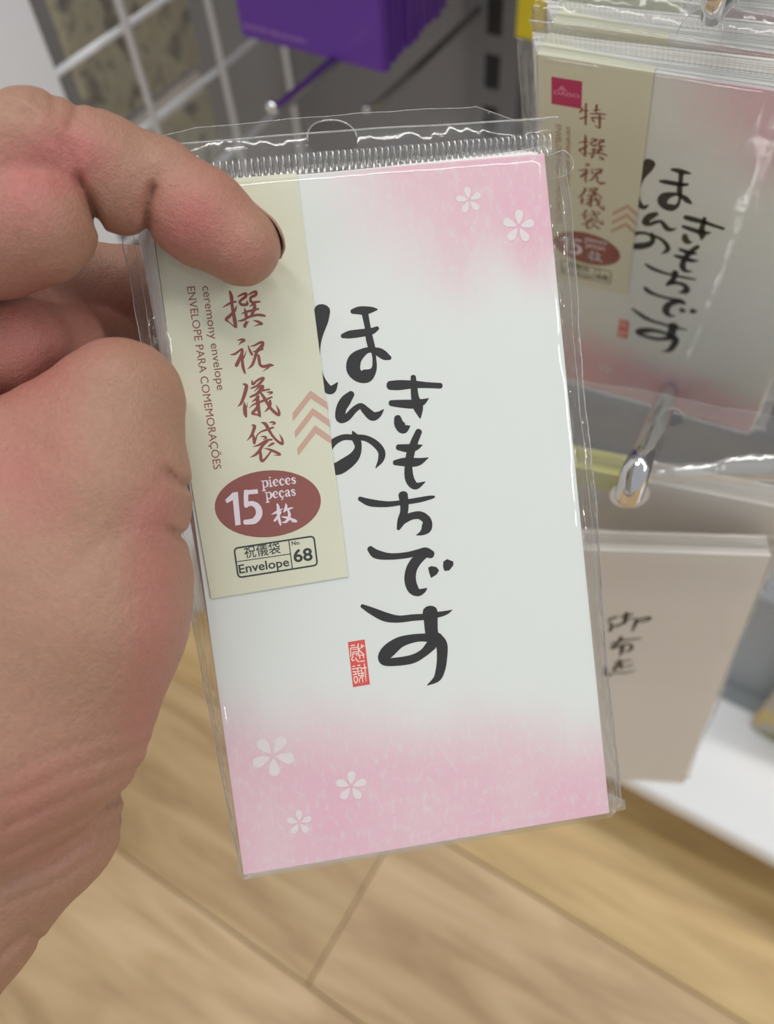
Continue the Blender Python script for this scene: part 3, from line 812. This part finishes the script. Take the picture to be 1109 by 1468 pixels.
    crop_strokes(f, [[(350, 352, 30), (395, 346, 34), (432, 372, 42), (440, 420, 44), (412, 462, 42), (372, 472, 36), (345, 474, 34)]], 280, 650, 4.822, w1)
    serif_word(f, 'pieces', c4(462, 236), c4(704, 208), 9.6, w1, 0); serif_word(f, 'peças', c4(487, 316), c4(702, 290), 9.6, w1, 0)
    crop_strokes(f, MAI, 380, 700, 18.48, w1, sub=4)
    f.build('count_text', 'white_ink', band)
    f = Flat()
    TLb, TRb, BRb, BLb = [px_mm(*c4(*q)) for q in ((268, 655), (818, 570), (843, 770), (297, 857))]
    def lerp(a, b, t): return a * (1 - t) + b * t
    ring = []
    cs = [TLb, TRb, BRb, BLb]
    for i in range(4):
        a, b_, c_ = cs[i - 1], cs[i], cs[(i + 1) % 4]
        da = (a - b_) / np.linalg.norm(a - b_); dc = (c_ - b_) / np.linalg.norm(c_ - b_)
        for t in np.linspace(0, 1, 6):
            ring.append(b_ + da * 1.0 * (1 - t) ** 2 + dc * 1.0 * t ** 2)
    ring.append(ring[0])
    for i in range(len(ring) - 1): f.brush([tuple(ring[i]) + (.38,), tuple(ring[i + 1]) + (.38,)], w0, 0, 2, 4)
    f.brush([tuple(px_mm(*c4(645, 600))) + (.24,), tuple(px_mm(*c4(670, 795))) + (.24,)], w0)
    f.brush([tuple(px_mm(*c4(282, 748))) + (.2,), tuple(px_mm(*c4(657, 693))) + (.2,)], w0)
    put_text(f, '祝儀袋', c4(342, 718), c4(590, 682), 15.0, w0, capn=.80, bold=.006)
    put_text(f, 'Envelope', c4(305, 828), c4(650, 775), 12.8, w0, bold=.014)
    put_text(f, 'No.', c4(667, 634), c4(725, 625), 5.9, w0, bold=.02)
    put_text(f, '68', c4(682, 750), c4(812, 734), 18.3, w0, bold=.022)
    f.build('number_box', 'box_ink', band)
    f = Flat()
    LQ = np.array([(4.3, 6.2), (13.6, 6.2), (13.6, 15.5), (4.3, 15.5)]); f.poly(LQ, w0, 0)
    V, Fc = text_geo('DAISO', .012)
    x0, x1 = V[:, 0].min(), V[:, 0].max()
    f.tri2d([(5.1 + (v[0] - x0) / (x1 - x0) * 7.8, 11.9 - v[1] * 1.85) for v in V], Fc, w1, 1)
    f.brush([(6.3, 10.35, .3), (7.0, 9.6, .35), (7.6, 8.9, .35), (8.2, 9.6, .35), (8.9, 10.35, .3)], w1, 1)
    f.brush([(7.1, 10.3, .3), (7.6, 9.7, .3), (8.1, 10.3, .3)], w1, 1)
    f.build('logo_square', ['magenta', 'logo_white'], band)
    finL = lambda v: 7.2 * (1 - max(0, min(1, v / 165))) ** 0.8 + 0.9
    finR = lambda v: 6.6 - 2.0 * max(0, min(1, v / 165)) + .35 * math.sin(v * .09)
    film_parts(root, PWD, PHT, THK, finL, finR)
    return root

pack = build_pack()
pack.matrix_world = FG_M
tag(pack, 'film-wrapped pack of pink and white envelopes pinched by the hand', 'envelope pack')
for i, (dn, dv, lab) in enumerate(((0, 0, 'wrapped envelope pack with magenta logo square hanging foremost on the upper hook'),
                                   (11.5, -1.5, 'wrapped envelope pack hanging directly behind the foremost pack on the upper hook'),
                                   (23.5, -3.5, 'wrapped envelope pack hanging last in line on the upper hook'))):
    c = copy_tree(pack)
    tilt = Matrix.Rotation(math.radians((0, .8, 1.6)[i]), 4, 'X')
    c.matrix_world = pose_matrix(HO + HN * dn + HV * dv, HU, HV, HN) @ tilt
    tag(c, lab, 'envelope pack', 'envelope packs on the upper hook')

# ================================================================== LOWER PACK
def build_lower(name, mat_pose, W, H, label, yellow):
    root = empty(name)
    n, th = 12, .8; T = n * th
    b = MB(); b.box((0, -H / 1000, -(th - .06) / 1000), (W / 1000, 0, 0), bevel=0.00015)
    e0 = b.build('envelope', 'ivory', root)
    rr = random.Random(9)
    for k in range(1, n):
        c = e0.copy(); COL.objects.link(c); c.parent = root
        c.location = (rr.uniform(-.4, .4) / 1000, rr.uniform(-.3, .3) / 1000, -th * k / 1000)
    f = Flat(); crop_strokes(f, GOFUSE, 860, 865, 12.23, .06, conv=px_mm_l, k=1 / 2.7, sub=3)
    f.build('brush_lettering', 'ink', e0)['label'] = 'dark brush lettering'
    if yellow:
        b = MB(); b.box((0, -.010, .0002), (.047, .0003, .0006)); b.box((0, -.0003, -T / 1000), (.047, .0005, .0006))
        b.build('paper_band', 'yellowgreen', root)['label'] = 'yellow-green paper band'
    fin = lambda v: 4.0 + .6 * math.sin(v * .07)
    film_parts(root, W, H, T, fin, fin, header_top=-36.0, hole=((W / 2, -29.0, 3.6) if yellow else (float(px_mm_l(907, 706)[0]), float(px_mm_l(907, 706)[1]), 4.2)), seed=2.7, corner_cut=False, loose='film_hazy')
    if yellow:
        root.matrix_world = mat_pose
        tag(root, label, 'envelope pack', 'ivory envelope packs on the lower hook'); return root
    a, c_ = px_mm_l(912, 690), px_mm_l(1118, 676)               # bulging film fold added beside the hook for its glare
    b = MB(); V = []; nu, na = 40, 12
    for i in range(nu + 1):
        t = i / nu; p = a * (1 - t) + c_ * t
        r_ = 1.2 + 5.0 * t + .9 * noise1(t * 30, 4)
        for j in range(na + 1):
            an = math.pi * j / na
            V.append((p[0] / 1000, -(p[1] - r_ * math.cos(an) + .8 * noise1(t * 22 + j * .3, 1)) / 1000, (-2.5 + r_ * .75 * math.sin(an) + .25 * noise1(t * 60 + j, 2)) / 1000))
    b.add(V, [(i * (na + 1) + j, i * (na + 1) + j + 1, (i + 1) * (na + 1) + j + 1, (i + 1) * (na + 1) + j) for i in range(nu) for j in range(na)])
    b.build('glare_fold', 'film_glare', root, True)
    b = MB()                                                   # reinforcing ring round the hang hole
    rc = px_mm_l(903, 716)
    for k in range(28):
        a0, a1 = 2 * math.pi * k / 28, 2 * math.pi * (k + 1) / 28
        q = [(rc[0] + r_ * math.cos(a), rc[1] + r_ * math.sin(a)) for r_, a in ((3.4, a0), (6.6, a0), (6.6, a1), (3.4, a1))]
        b.add([(u / 1000, -v / 1000, -.0022) for u, v in q], [(0, 1, 2, 3)])
    b.build('hole_ring', 'ivory', root)['label'] = 'pale ring round the hang hole'
    root.matrix_world = mat_pose
    tag(root, label, 'envelope pack', 'ivory envelope packs on the lower hook')
    return root
build_lower('memorial_envelope_pack', LW_M, 100.0, 180.0, 'ivory wrapped envelope pack with dark brush lettering foremost on the lower hook', False)
LU2 = np.array([0.97, 0.22, 0.03]); LU2 /= np.linalg.norm(LU2)
LV2 = np.array([0.06, 0.02, -1.0]); LV2 -= LU2 * (LU2 @ LV2); LV2 /= np.linalg.norm(LV2)
build_lower('memorial_envelope_pack', pose_matrix(np.array([-72.0, 188.0, -252.0]), LU2, LV2, np.cross(LU2, LV2)), 100.0, 180.0,
            'ivory wrapped envelope pack with yellow-green band behind the lettered ivory pack', True)

# ================================================================== HOOKS
def hook(name, pts, r, label, tip_ball=True):
    e = empty(name, tuple(pts[-1]))
    off = np.array(pts[-1])
    b = MB(); P = [np.array(p) - off for p in pts]
    d = P[0] - P[1]; d /= np.linalg.norm(d)
    pp = [P[0] + d * r * s for s in (.98, .85, .6, .3, 0)]; rs = [r * q for q in (.25, .55, .82, .97, 1)]
    b.tube(pp + P[1:], rs + [r] * (len(P) - 1), 14)
    b.build('rod', 'chrome', e, True)
    b = MB(); b.box((-.02, -.004, -.012), (.02, .0, .012), bevel=.001)
    b.build('back_plate', 'grey_post', e)
    tag(e, label, 'hook')
tip = np.array(atY(905, 686, .158)); mid = np.array(atY(962, 552, .275))
hook('display_hook', [np.array(atY(901, 708, .1585)), np.array(atY(911, 676, .159)), np.array(atY(922, 655, .168)), mid, (mid[0] - .01, .36, mid[2] - .012), (mid[0] - .01, WALLY, mid[2] - .012)], .0042, 'chrome display hook carrying the ivory packs')
up_t = CAM + (HO + HU * 46 + HV * -14) / 1000
hook('display_hook', [up_t + np.array([0, -.004, .010]), up_t + np.array([0, -.002, .005]), up_t + np.array([0, .05, .004]), (up_t[0], WALLY, up_t[2] + .004)], .003, 'chrome display hook carrying the pink and white envelope packs')
q0 = atY(397, 158, .36)
hook('display_hook', [q0 + np.array([0, -.004, .004]), q0, (q0[0], WALLY, q0[2])], .0036, 'empty chrome display hook under the purple packs')
q1 = atY(700, 0, WALLY)
hook('display_hook', [q1 + np.array([0, -.17, .004]), q1 + np.array([0, -.16, 0]), q1], .0028, 'thin dark hook on the back panel beside the slotted post')

# ================================================================== PURPLE PACKS
def purple_pack(i, loc, W=.108, H=.16, T=.0062):
    e = empty('purple_pack', loc)
    b = MB(); b.box((0, 0, 0), (W, T, H), bevel=.0012)
    b.build('body', 'purple', e)
    b = MB(); b.box((W, .0006, .001), (W + .0012, T - .0006, H - .002), bevel=.0004); b.build('side_seam', 'purple_side', e)
    if i == 0:
        b = MB()
        x = .004
        rr = random.Random(5)
        while x < .05:
            w = rr.uniform(.002, .006)
            b.box((x, -.0003, .006), (x + w, .0001, .0085 + rr.uniform(0, .001))); x += w + .0012
        b.build('print_line', 'lilac', e)['label'] = 'small pale print'
    b = MB(); b.box((.006, .002, H), (W - .006, .0035, H + .03), bevel=.0005); b.build('hang_header', 'purple', e)
    return e
pb = atY(345, 52, .42); pc = atY(550, 106, .42)
for i in range(9):
    o = purple_pack(i, (pb[0] + random.uniform(-.001, .001), .42 + i * .0088, pb[2] + random.uniform(-.001, .001) + .0006 * i), W=pc[0] - pb[0])
    tag(o, 'purple wrapped pack with faint print, foremost in the purple row' if i == 0 else 'purple wrapped pack, %s behind the foremost in the purple row' % ('', 'first', 'second', 'third', 'fourth', 'fifth', 'sixth', 'seventh', 'eighth')[i], 'pack', 'purple packs beside the wire grid')

# ================================================================== CARD PACKS BEHIND THE GRID
def card_mat():
    mt, nt, N, L, B = new_mat('faded_card_print')
    tc = N.new('ShaderNodeTexCoord')
    n1 = N.new('ShaderNodeTexNoise'); n1.inputs['Scale'].default_value = 55; n1.inputs['Detail'].default_value = 3
    L.new(tc.outputs['Object'], n1.inputs['Vector'])
    r = N.new('ShaderNodeValToRGB')
    r.color_ramp.elements[0].position = .36; r.color_ramp.elements[0].color = (.25, .23, .20, 1)
    r.color_ramp.elements[1].position = .50; r.color_ramp.elements[1].color = (.56, .53, .40, 1)
    e = r.color_ramp.elements.new(.66); e.color = (.48, .44, .33, 1)
    L.new(n1.outputs['Fac'], r.inputs[0]); L.new(r.outputs[0], B.inputs['Base Color'])
    B.inputs['Roughness'].default_value = .35
    return mt
M['card'] = card_mat()
def card_pack(y, z, w, h, label):
    e = empty('card_pack', (XG - .035, y, z))
    b = MB(); b.box((-.008, 0, 0), (0, w, h), bevel=.0015); b.build('body', 'card', e)
    b = MB(); b.box((-.004, .004, h), (-.003, w - .004, h + .018), bevel=.0003); b.build('hang_header', 'ivory', e)
    tag(e, label, 'card pack', 'faded card packs behind the wire grid')
card_pack(.392, .545, .125, .108, 'beige printed card pack behind the wire grid beside the purple packs')
card_pack(.397, .415, .120, .105, 'beige printed card pack hanging lowest behind the wire grid')
card_pack(.395, .682, .122, .105, 'beige striped card pack hanging uppermost behind the wire grid')
card_pack(.300, .50, .062, .20, 'narrow beige card pack behind the white end panel edge')
wb = MB(); wb.box((-1.3, .0, .05), (-1.28, .6, 1.4)); 
tag(wb.build('wall_side', 'grey_panel'), kind='structure')

# grey divider added to darken the back of the base shelf
e = empty('shelf_filler', (.16, .425, .1203))
b = MB(); b.box((-.16, 0, 0), (.34, .012, .16), bevel=.002); b.build('panel', 'mid_grey', e)
b = MB(); b.box((-.16, -.018, 0), (.34, .0, .003), bevel=.001); b.build('foot', 'mid_grey', e)
tag(e, 'low grey divider panel added to darken the back of the white base shelf', 'filler')
# yellow card and leafy pack
yc = atY(757, 58, .54)
e = empty('yellow_card', tuple(yc))
b = MB(); b.box((-.010, 0, 0), (.010, .004, .12), bevel=.0008); b.build('card', 'yellow', e)
b = MB(); b.box((-.003, .001, .12), (.003, .0025, .14)); b.build('hang_tab', 'yellow', e)
tag(e, 'narrow yellow card hanging by the grey slotted post', 'card')
def leafy():
    mt, nt, N, L, B = new_mat('leafy_print')
    tc = N.new('ShaderNodeTexCoord'); v = N.new('ShaderNodeTexVoronoi'); v.inputs['Scale'].default_value = 60
    L.new(tc.outputs['Object'], v.inputs['Vector'])
    r = N.new('ShaderNodeValToRGB'); r.color_ramp.elements[0].color = (.16, .20, .10, 1); r.color_ramp.elements[1].color = (.42, .36, .30, 1)
    r.color_ramp.elements[1].position = .6
    e2 = r.color_ramp.elements.new(.3); e2.color = (.55, .40, .12, 1)
    sp = N.new('ShaderNodeSeparateColor'); L.new(v.outputs['Color'], sp.inputs[0]); L.new(sp.outputs[0], r.inputs[0])
    L.new(r.outputs[0], B.inputs['Base Color']); B.inputs['Roughness'].default_value = .4
    return mt
M['leafy'] = leafy()
lp = atZ(1070, 1042, .12)
e = empty('patterned_pack', (lp[0], lp[1], .1203))
b = MB(); b.box((0, 0, 0), (.09, .02, .15), bevel=.004); b.build('body', 'leafy', e)
b = MB(); b.box((.008, .008, .15), (.082, .010, .17), bevel=.0005); b.build('top_flap', 'film_edge', e)
e.rotation_euler = (0, 0, math.radians(-8))
tag(e, 'green and tan patterned pack standing on the white base shelf', 'pack')

# ================================================================== HAND
def surface_nets(F, o, h):
    ins = F < 0
    nx, ny, nz = F.shape
    cnt = np.zeros((nx - 1, ny - 1, nz - 1), np.uint8)
    corners = [(i, j, k) for i in (0, 1) for j in (0, 1) for k in (0, 1)]
    for i, j, k in corners: cnt += ins[i:nx - 1 + i, j:ny - 1 + j, k:nz - 1 + k]
    cells = np.argwhere((cnt > 0) & (cnt < 8))
    idx = -np.ones(cnt.shape, np.int64); idx[tuple(cells.T)] = np.arange(len(cells))
    acc = np.zeros((len(cells), 3)); num = np.zeros(len(cells))
    for a in range(8):
        for b in range(a + 1, 8):
            ca, cb = np.array(corners[a]), np.array(corners[b])
            if np.abs(ca - cb).sum() != 1: continue
            fa = F[tuple((cells + ca).T)]; fb = F[tuple((cells + cb).T)]
            m_ = (fa < 0) != (fb < 0)
            t = np.where(m_, fa / np.where(np.abs(fa - fb) < 1e-9, 1, fa - fb), 0)
            acc += np.where(m_[:, None], ca + (cb - ca) * t[:, None], 0); num += m_
    V = (cells + acc / num[:, None]) * h + o
    Q = []
    for ax in range(3):
        s0 = [slice(None)] * 3; s1 = [slice(None)] * 3
        s0[ax] = slice(0, -1); s1[ax] = slice(1, None)
        e_ = np.argwhere(ins[tuple(s0)] != ins[tuple(s1)])
        b1, b2 = (ax + 1) % 3, (ax + 2) % 3
        ok = (e_[:, b1] > 0) & (e_[:, b2] > 0) & (e_[:, b1] < F.shape[b1] - 1) & (e_[:, b2] < F.shape[b2] - 1)
        e_ = e_[ok]; d1 = np.zeros(3, int); d1[b1] = 1; d2 = np.zeros(3, int); d2[b2] = 1
        q = np.stack([idx[tuple((e_ - d1 - d2).T)], idx[tuple((e_ - d2).T)], idx[tuple(e_.T)], idx[tuple((e_ - d1).T)]], 1)
        flip = ~ins[tuple(s0)][tuple(e_.T)]
        q[flip] = q[flip][:, ::-1]
        Q.append(q)
    return V, np.vstack(Q)

def build_hand():
    h = 0.72
    lo = np.array([-150.0, -104.0, 128.0]); hi = np.array([2.0, 150.0, 246.0])
    xs, ys, zs = [np.arange(lo[i], hi[i], h, dtype=np.float32) for i in range(3)]
    X, Y, Z = np.meshgrid(xs, ys, zs, indexing='ij')
    def cone(a, b, ra, rb):
        a = np.array(a, np.float32); b = np.array(b, np.float32); d = b - a; dd = float(d @ d)
        t = np.clip(((X - a[0]) * d[0] + (Y - a[1]) * d[1] + (Z - a[2]) * d[2]) / dd, 0, 1)
        return np.sqrt((X - a[0] - t * d[0]) ** 2 + (Y - a[1] - t * d[1]) ** 2 + (Z - a[2] - t * d[2]) ** 2) - (ra + (rb - ra) * t)
    def ell(c, r):
        q = np.sqrt(((X - c[0]) / r[0]) ** 2 + ((Y - c[1]) / r[1]) ** 2 + ((Z - c[2]) / r[2]) ** 2)
        return (q - 1) * min(r)
    def smin(a, b, k):
        hh = np.clip(.5 + .5 * (b - a) / k, 0, 1)
        return b + (a - b) * hh - k * hh * (1 - hh)
    def chain(pts, rad, k):
        d = None
        for i in range(len(pts) - 1):
            c = cone(pts[i], pts[i + 1], rad[i], rad[i + 1])
            d = c if d is None else smin(d, c, k)
        return d
    C = camp
    # index finger over the front of the pack
    idx_ = chain([C(-150, 395, 172), C(48, 217, 171)], [14.5, 11.6], 2)
    idx_ = smin(idx_, chain([C(48, 217, 171), C(140, 238, 175), C(220, 264, 179)], [11.6, 10.4, 9.8], 2.5), 2.0)
    idx_ = smin(idx_, chain([C(228, 268, 179), C(290, 312, 179.5), C(345, 352, 180.2)], [9.8, 10.0, 8.6], 2.5), 1.2)
    idx_ = smin(idx_, cone(C(50, 322, 171), C(-10, 338, 172), 12.3, 13), 1.6)
    idx_ = smin(idx_, ell(C(176, 272, 177), (9.5, 9.2, 9.5)), 2.0)
    # thumb base, thenar mass, wrist and forearm
    th = cone(C(172, 578, 178), C(150, 700, 176), 12.6, 17)
    th = smin(th, cone(C(150, 700, 176), C(120, 880, 175), 16.6, 20.5), 6)
    th = smin(th, cone(C(120, 880, 175), C(70, 1040, 176), 20.5, 21.0), 6)
    th = smin(th, cone(C(172, 578, 178), C(-120, 770, 178), 12.4, 18), 5)
    th = smin(th, cone(C(20, 800, 178), C(-30, 1080, 180), 24, 26), 8)
    th = smin(th, cone(C(-190, 640, 182), C(-120, 980, 184), 24, 26), 8)
    th = smin(th, ell(C(222, 728, 180), (6.0, 5.6, 9)), 1.6)
    th = smin(th, ell(C(214, 832, 180), (9.0, 11, 11)), 3)
    heel = smin(cone(C(55, 1175, 190), C(-60, 1290, 194), 17.5, 21), cone(C(10, 1000, 186), C(55, 1175, 190), 18, 17.5), 5)
    arm = cone(C(-75, 1290, 192), C(-300, 1560, 190), 22.5, 27)
    th = smin(th, heel, 2.0); th = smin(th, arm, 2.5)
    # thumb behind the pack
    thumb = chain([C(172, 578, 180), C(205, 600, 206), C(300, 640, 224), C(390, 640, 226)], [11.5, 10.5, 10.2, 8.6], 3)
    th = smin(th, thumb, 2.5)
    # curled fingers behind
    f2 = chain([C(-150, 455, 196), C(0, 470, 200), C(110, 410, 212), C(310, 410, 219)], [12.5, 11.8, 10.8, 9.2], 3)
    f3 = chain([C(-150, 520, 202), C(26, 500, 190), C(60, 500, 198), C(200, 480, 224)], [12, 11.6, 10.2, 9.4], 2)
    f4 = chain([C(-150, 590, 198), C(-15, 585, 195)], [11, 9], 2)
    palm = cone(C(-190, 420, 196), C(-210, 760, 196), 18, 22)
    F = smin(idx_, th, .6)
    oth = smin(smin(f2, f3, .5), f4, .5)
    F = smin(F, oth, .6)
    F = smin(F, palm, 3)
    # creases: shallow grooves in the skin
    band = np.abs(F) < 4.0
    xb, yb, zb = X[band], Y[band], Z[band]
    pu = FPX * xb / zb + IW / 2; pv = FPX * yb / zb + IH / 2
    add = np.zeros_like(pu)
    def groove(pts, wpx, dep, zr=None):
        d = np.full_like(pu, 1e9)
        for (x0, y0), (x1, y1) in zip(pts[:-1], pts[1:]):
            dx, dy = x1 - x0, y1 - y0; t = np.clip(((pu - x0) * dx + (pv - y0) * dy) / (dx * dx + dy * dy), 0, 1)
            d = np.minimum(d, np.hypot(pu - x0 - t * dx, pv - y0 - t * dy))
        g = dep * np.exp(-(d / wpx) ** 2)
        if zr is not None: g = np.where(zb < zr, g, 0)
        return g
    add += groove([(206, 342), (213, 322), (212, 296), (220, 268)], 6, 1.9); add += groove([(218, 275), (232, 250)], 9, .6)
    add += groove([(142, 325), (130, 292), (112, 255)], 6, 1.8); add += groove([(112, 255), (90, 200)], 8, .8)
    add += groove([(74, 128), (78, 158)], 5, .8); add += groove([(110, 138), (107, 168), (100, 184)], 5, .9); add += groove([(10, 150), (48, 168)], 5, .8)
    add += groove([(52, 135), (56, 150)], 3, .35); add += groove([(135, 150), (140, 165)], 3, .35)
    add += groove([(278, 700), (256, 694), (240, 678)], 6, 1.6, 190); add += groove([(236, 676), (205, 668)], 8, .35); add += groove([(275, 768), (254, 767), (240, 758)], 6, 1.6, 190); add += groove([(236, 756), (200, 762)], 8, .3)
    add += groove([(270, 846), (225, 852), (180, 860)], 8, .25); add += groove([(230, 690), (170, 760), (90, 830)], 14, .3); add += groove([(60, 640), (130, 690)], 10, .25)
    # wrist folds
    for k, (y0, y1, dp) in enumerate(((1040, 1075, .30), (1068, 1112, .45), (1100, 1150, .55), (1128, 1190, .8), (1152, 1235, 1.0), (1175, 1262, .6))):
        add += groove([(215 - k * 6, y0), (150, (y0 * .55 + y1 * .45)), (85, y1), (10, y1 + 35)], 6, dp)
    add += groove([(60, 1350), (40, 1335), (0, 1370)], 7, 1.0)
    rg = np.sin(pu * .11 + np.sin(pv * .05) * 2) * np.sin(pv * .09 + np.sin(pu * .04) * 2)
    add += .10 * rg
    F[band] += add.astype(np.float32)
    F[0], F[-1], F[:, 0], F[:, -1], F[:, :, 0], F[:, :, -1] = 3, 3, 3, 3, 3, 3
    V, Q = surface_nets(F, lo, h)
    # light relaxation of the net
    for it in range(3):
        s = np.zeros_like(V); c = np.zeros(len(V))
        for a, b_ in ((0, 1), (1, 2), (2, 3), (3, 0)):
            np.add.at(s, Q[:, a], V[Q[:, b_]]); np.add.at(c, Q[:, a], 1)
            np.add.at(s, Q[:, b_], V[Q[:, a]]); np.add.at(c, Q[:, b_], 1)
        V = V * .5 + s / c[:, None] * .5
    # skin tone map (blood-flushed pads, tan back)
    pu = FPX * V[:, 0] / V[:, 2] + IW / 2; pv = FPX * V[:, 1] / V[:, 2] + IH / 2
    red = np.zeros(len(V))
    for x, y, rx, ry, a in ((275, 310, 70, 66, .95), (360, 370, 40, 40, .35), (110, 215, 50, 45, .7), (60, 240, 80, 60, .7), (20, 300, 70, 80, .5), (40, 560, 90, 70, .5), (30, 690, 80, 80, .65), (60, 1120, 90, 60, .3), (222, 850, 42, 130, .62), (215, 740, 40, 60, .35), (40, 480, 80, 70, .8), (170, 440, 70, 50, .5), (40, 1200, 80, 60, .3), (200, 1030, 40, 70, .4)):
        red += a * np.exp(-((pu - x) / rx) ** 2 - ((pv - y) / ry) ** 2)
    red = np.clip(red, 0, 1)
    Wv = V @ R / 1000 + CAM                      # camera mm -> world m
    o0 = Wv.mean(axis=0); o0 = np.array([o0[0], o0[1], Wv[:, 2].min()])
    me = bpy.data.meshes.new('hand')
    me.vertices.add(len(V)); me.vertices.foreach_set('co', (Wv - o0).astype(np.float32).ravel())
    me.loops.add(Q.size); me.loops.foreach_set('vertex_index', Q.astype(np.int32).ravel())
    me.polygons.add(len(Q)); me.polygons.foreach_set('loop_start', np.arange(0, Q.size, 4, dtype=np.int32))
    me.update(calc_edges=True); me.validate()
    me.polygons.foreach_set('use_smooth', np.ones(len(me.polygons), bool))
    at = me.attributes.new('flush', 'FLOAT', 'POINT'); at.data.foreach_set('value', red.astype(np.float32))
    # skin
    mt, nt, N, L, B = new_mat('skin')
    an = N.new('ShaderNodeAttribute'); an.attribute_name = 'flush'
    tc = N.new('ShaderNodeTexCoord')
    n1 = N.new('ShaderNodeTexNoise'); n1.inputs['Scale'].default_value = 110; n1.inputs['Detail'].default_value = 5
    L.new(tc.outputs['Object'], n1.inputs['Vector'])
    mr = N.new('ShaderNodeMapRange'); L.new(n1.outputs['Fac'], mr.inputs['Value']); mr.inputs['To Min'].default_value = -.30; mr.inputs['To Max'].default_value = .30
    sm = N.new('ShaderNodeMath'); sm.operation = 'ADD'; sm.use_clamp = True
    L.new(an.outputs['Fac'], sm.inputs[0]); L.new(mr.outputs[0], sm.inputs[1])
    mx = N.new('ShaderNodeMix'); mx.data_type = 'RGBA'
    mx.inputs['A'].default_value = (0.385, 0.212, 0.142, 1); mx.inputs['B'].default_value = (0.45, 0.158, 0.135, 1)
    L.new(sm.outputs[0], mx.inputs['Factor'])
    n2 = N.new('ShaderNodeTexNoise'); n2.inputs['Scale'].default_value = 900; n2.inputs['Detail'].default_value = 3
    L.new(tc.outputs['Object'], n2.inputs['Vector'])
    m2 = N.new('ShaderNodeMix'); m2.data_type = 'RGBA'; m2.blend_type = 'MULTIPLY'; m2.inputs['Factor'].default_value = .35
    rp = N.new('ShaderNodeMapRange'); L.new(n2.outputs['Fac'], rp.inputs['Value']); rp.inputs['From Min'].default_value = .3; rp.inputs['From Max'].default_value = .7; rp.inputs['To Min'].default_value = .75; rp.inputs['To Max'].default_value = 1.1
    L.new(mx.outputs['Result'], m2.inputs['A']); L.new(rp.outputs[0], m2.inputs['B'])
    L.new(m2.outputs['Result'], B.inputs['Base Color'])
    B.inputs['Subsurface Weight'].default_value = .25
    B.inputs['Subsurface Radius'].default_value = (1.0, .35, .2); B.inputs['Subsurface Scale'].default_value = .003
    B.inputs['Roughness'].default_value = .52
    v1 = N.new('ShaderNodeTexVoronoi'); v1.inputs['Scale'].default_value = 2100
    L.new(tc.outputs['Object'], v1.inputs['Vector'])
    av = N.new('ShaderNodeMath'); av.operation = 'MULTIPLY_ADD'; av.inputs[1].default_value = .6
    L.new(v1.outputs['Distance'], av.inputs[0]); L.new(n2.outputs['Fac'], av.inputs[2])
    bp = N.new('ShaderNodeBump'); bp.inputs['Strength'].default_value = .65; bp.inputs['Distance'].default_value = .0003
    L.new(av.outputs[0], bp.inputs['Height']); L.new(bp.outputs['Normal'], B.inputs['Normal'])
    me.materials.append(mt)
    o = bpy.data.objects.new('hand', me); o.location = o0; COL.objects.link(o)
    tag(o, 'left hand with bent index finger gripping the wrapped envelope pack', 'hand')
    # fingernail on the far side of the index tip
    a, b_ = camp(290, 312, 179.5), camp(352, 357, 180.4); ax = (b_ - a) / np.linalg.norm(b_ - a)
    nn = np.array([.62, -.55, .38]); nn -= ax * (nn @ ax); nn /= np.linalg.norm(nn); ss = np.cross(ax, nn)
    V = []; nL, nS = 12, 10
    for i in range(nL + 1):
        for j in range(nS + 1):
            t = i / nL; an_ = (j / nS - .5) * 1.5
            half = 1.0 if t < .8 else math.sqrt(max(0, 1 - ((t - .8) / .25) ** 2))
            an_ *= half
            s_ = -5.5 + 11.8 * t                   # along the finger, past the tip centre it follows the rounded end
            rad = (8.95 - .06 * (s_ + 5.5)) if s_ < 0 else math.sqrt(max(.1, 8.62 ** 2 - (s_ * 1.06) ** 2))
            p = b_ + ax * s_ + rad * (math.cos(an_) * nn + math.sin(an_) * ss)
            V.append((p @ R) / 1000 + CAM - o0)
    n_ = nS + 1
    nm, nt, N, L, B = new_mat('nail')
    B.inputs['Base Color'].default_value = (.40, .25, .19, 1); B.inputs['Roughness'].default_value = .35
    tc = N.new('ShaderNodeTexCoord'); wv = N.new('ShaderNodeTexNoise'); wv.inputs['Scale'].default_value = 500
    L.new(tc.outputs['Object'], wv.inputs['Vector']); bp = N.new('ShaderNodeBump'); bp.inputs['Strength'].default_value = .1
    L.new(wv.outputs['Fac'], bp.inputs['Height']); L.new(bp.outputs['Normal'], B.inputs['Normal'])
    nail = mesh('fingernail', V, [(i * n_ + j, i * n_ + j + 1, (i + 1) * n_ + j + 1, (i + 1) * n_ + j) for i in range(nL) for j in range(nS)], nm, o, True)
    sd = nail.modifiers.new('thickness', 'SOLIDIFY'); sd.thickness = .0005; sd.offset = 0
build_hand()
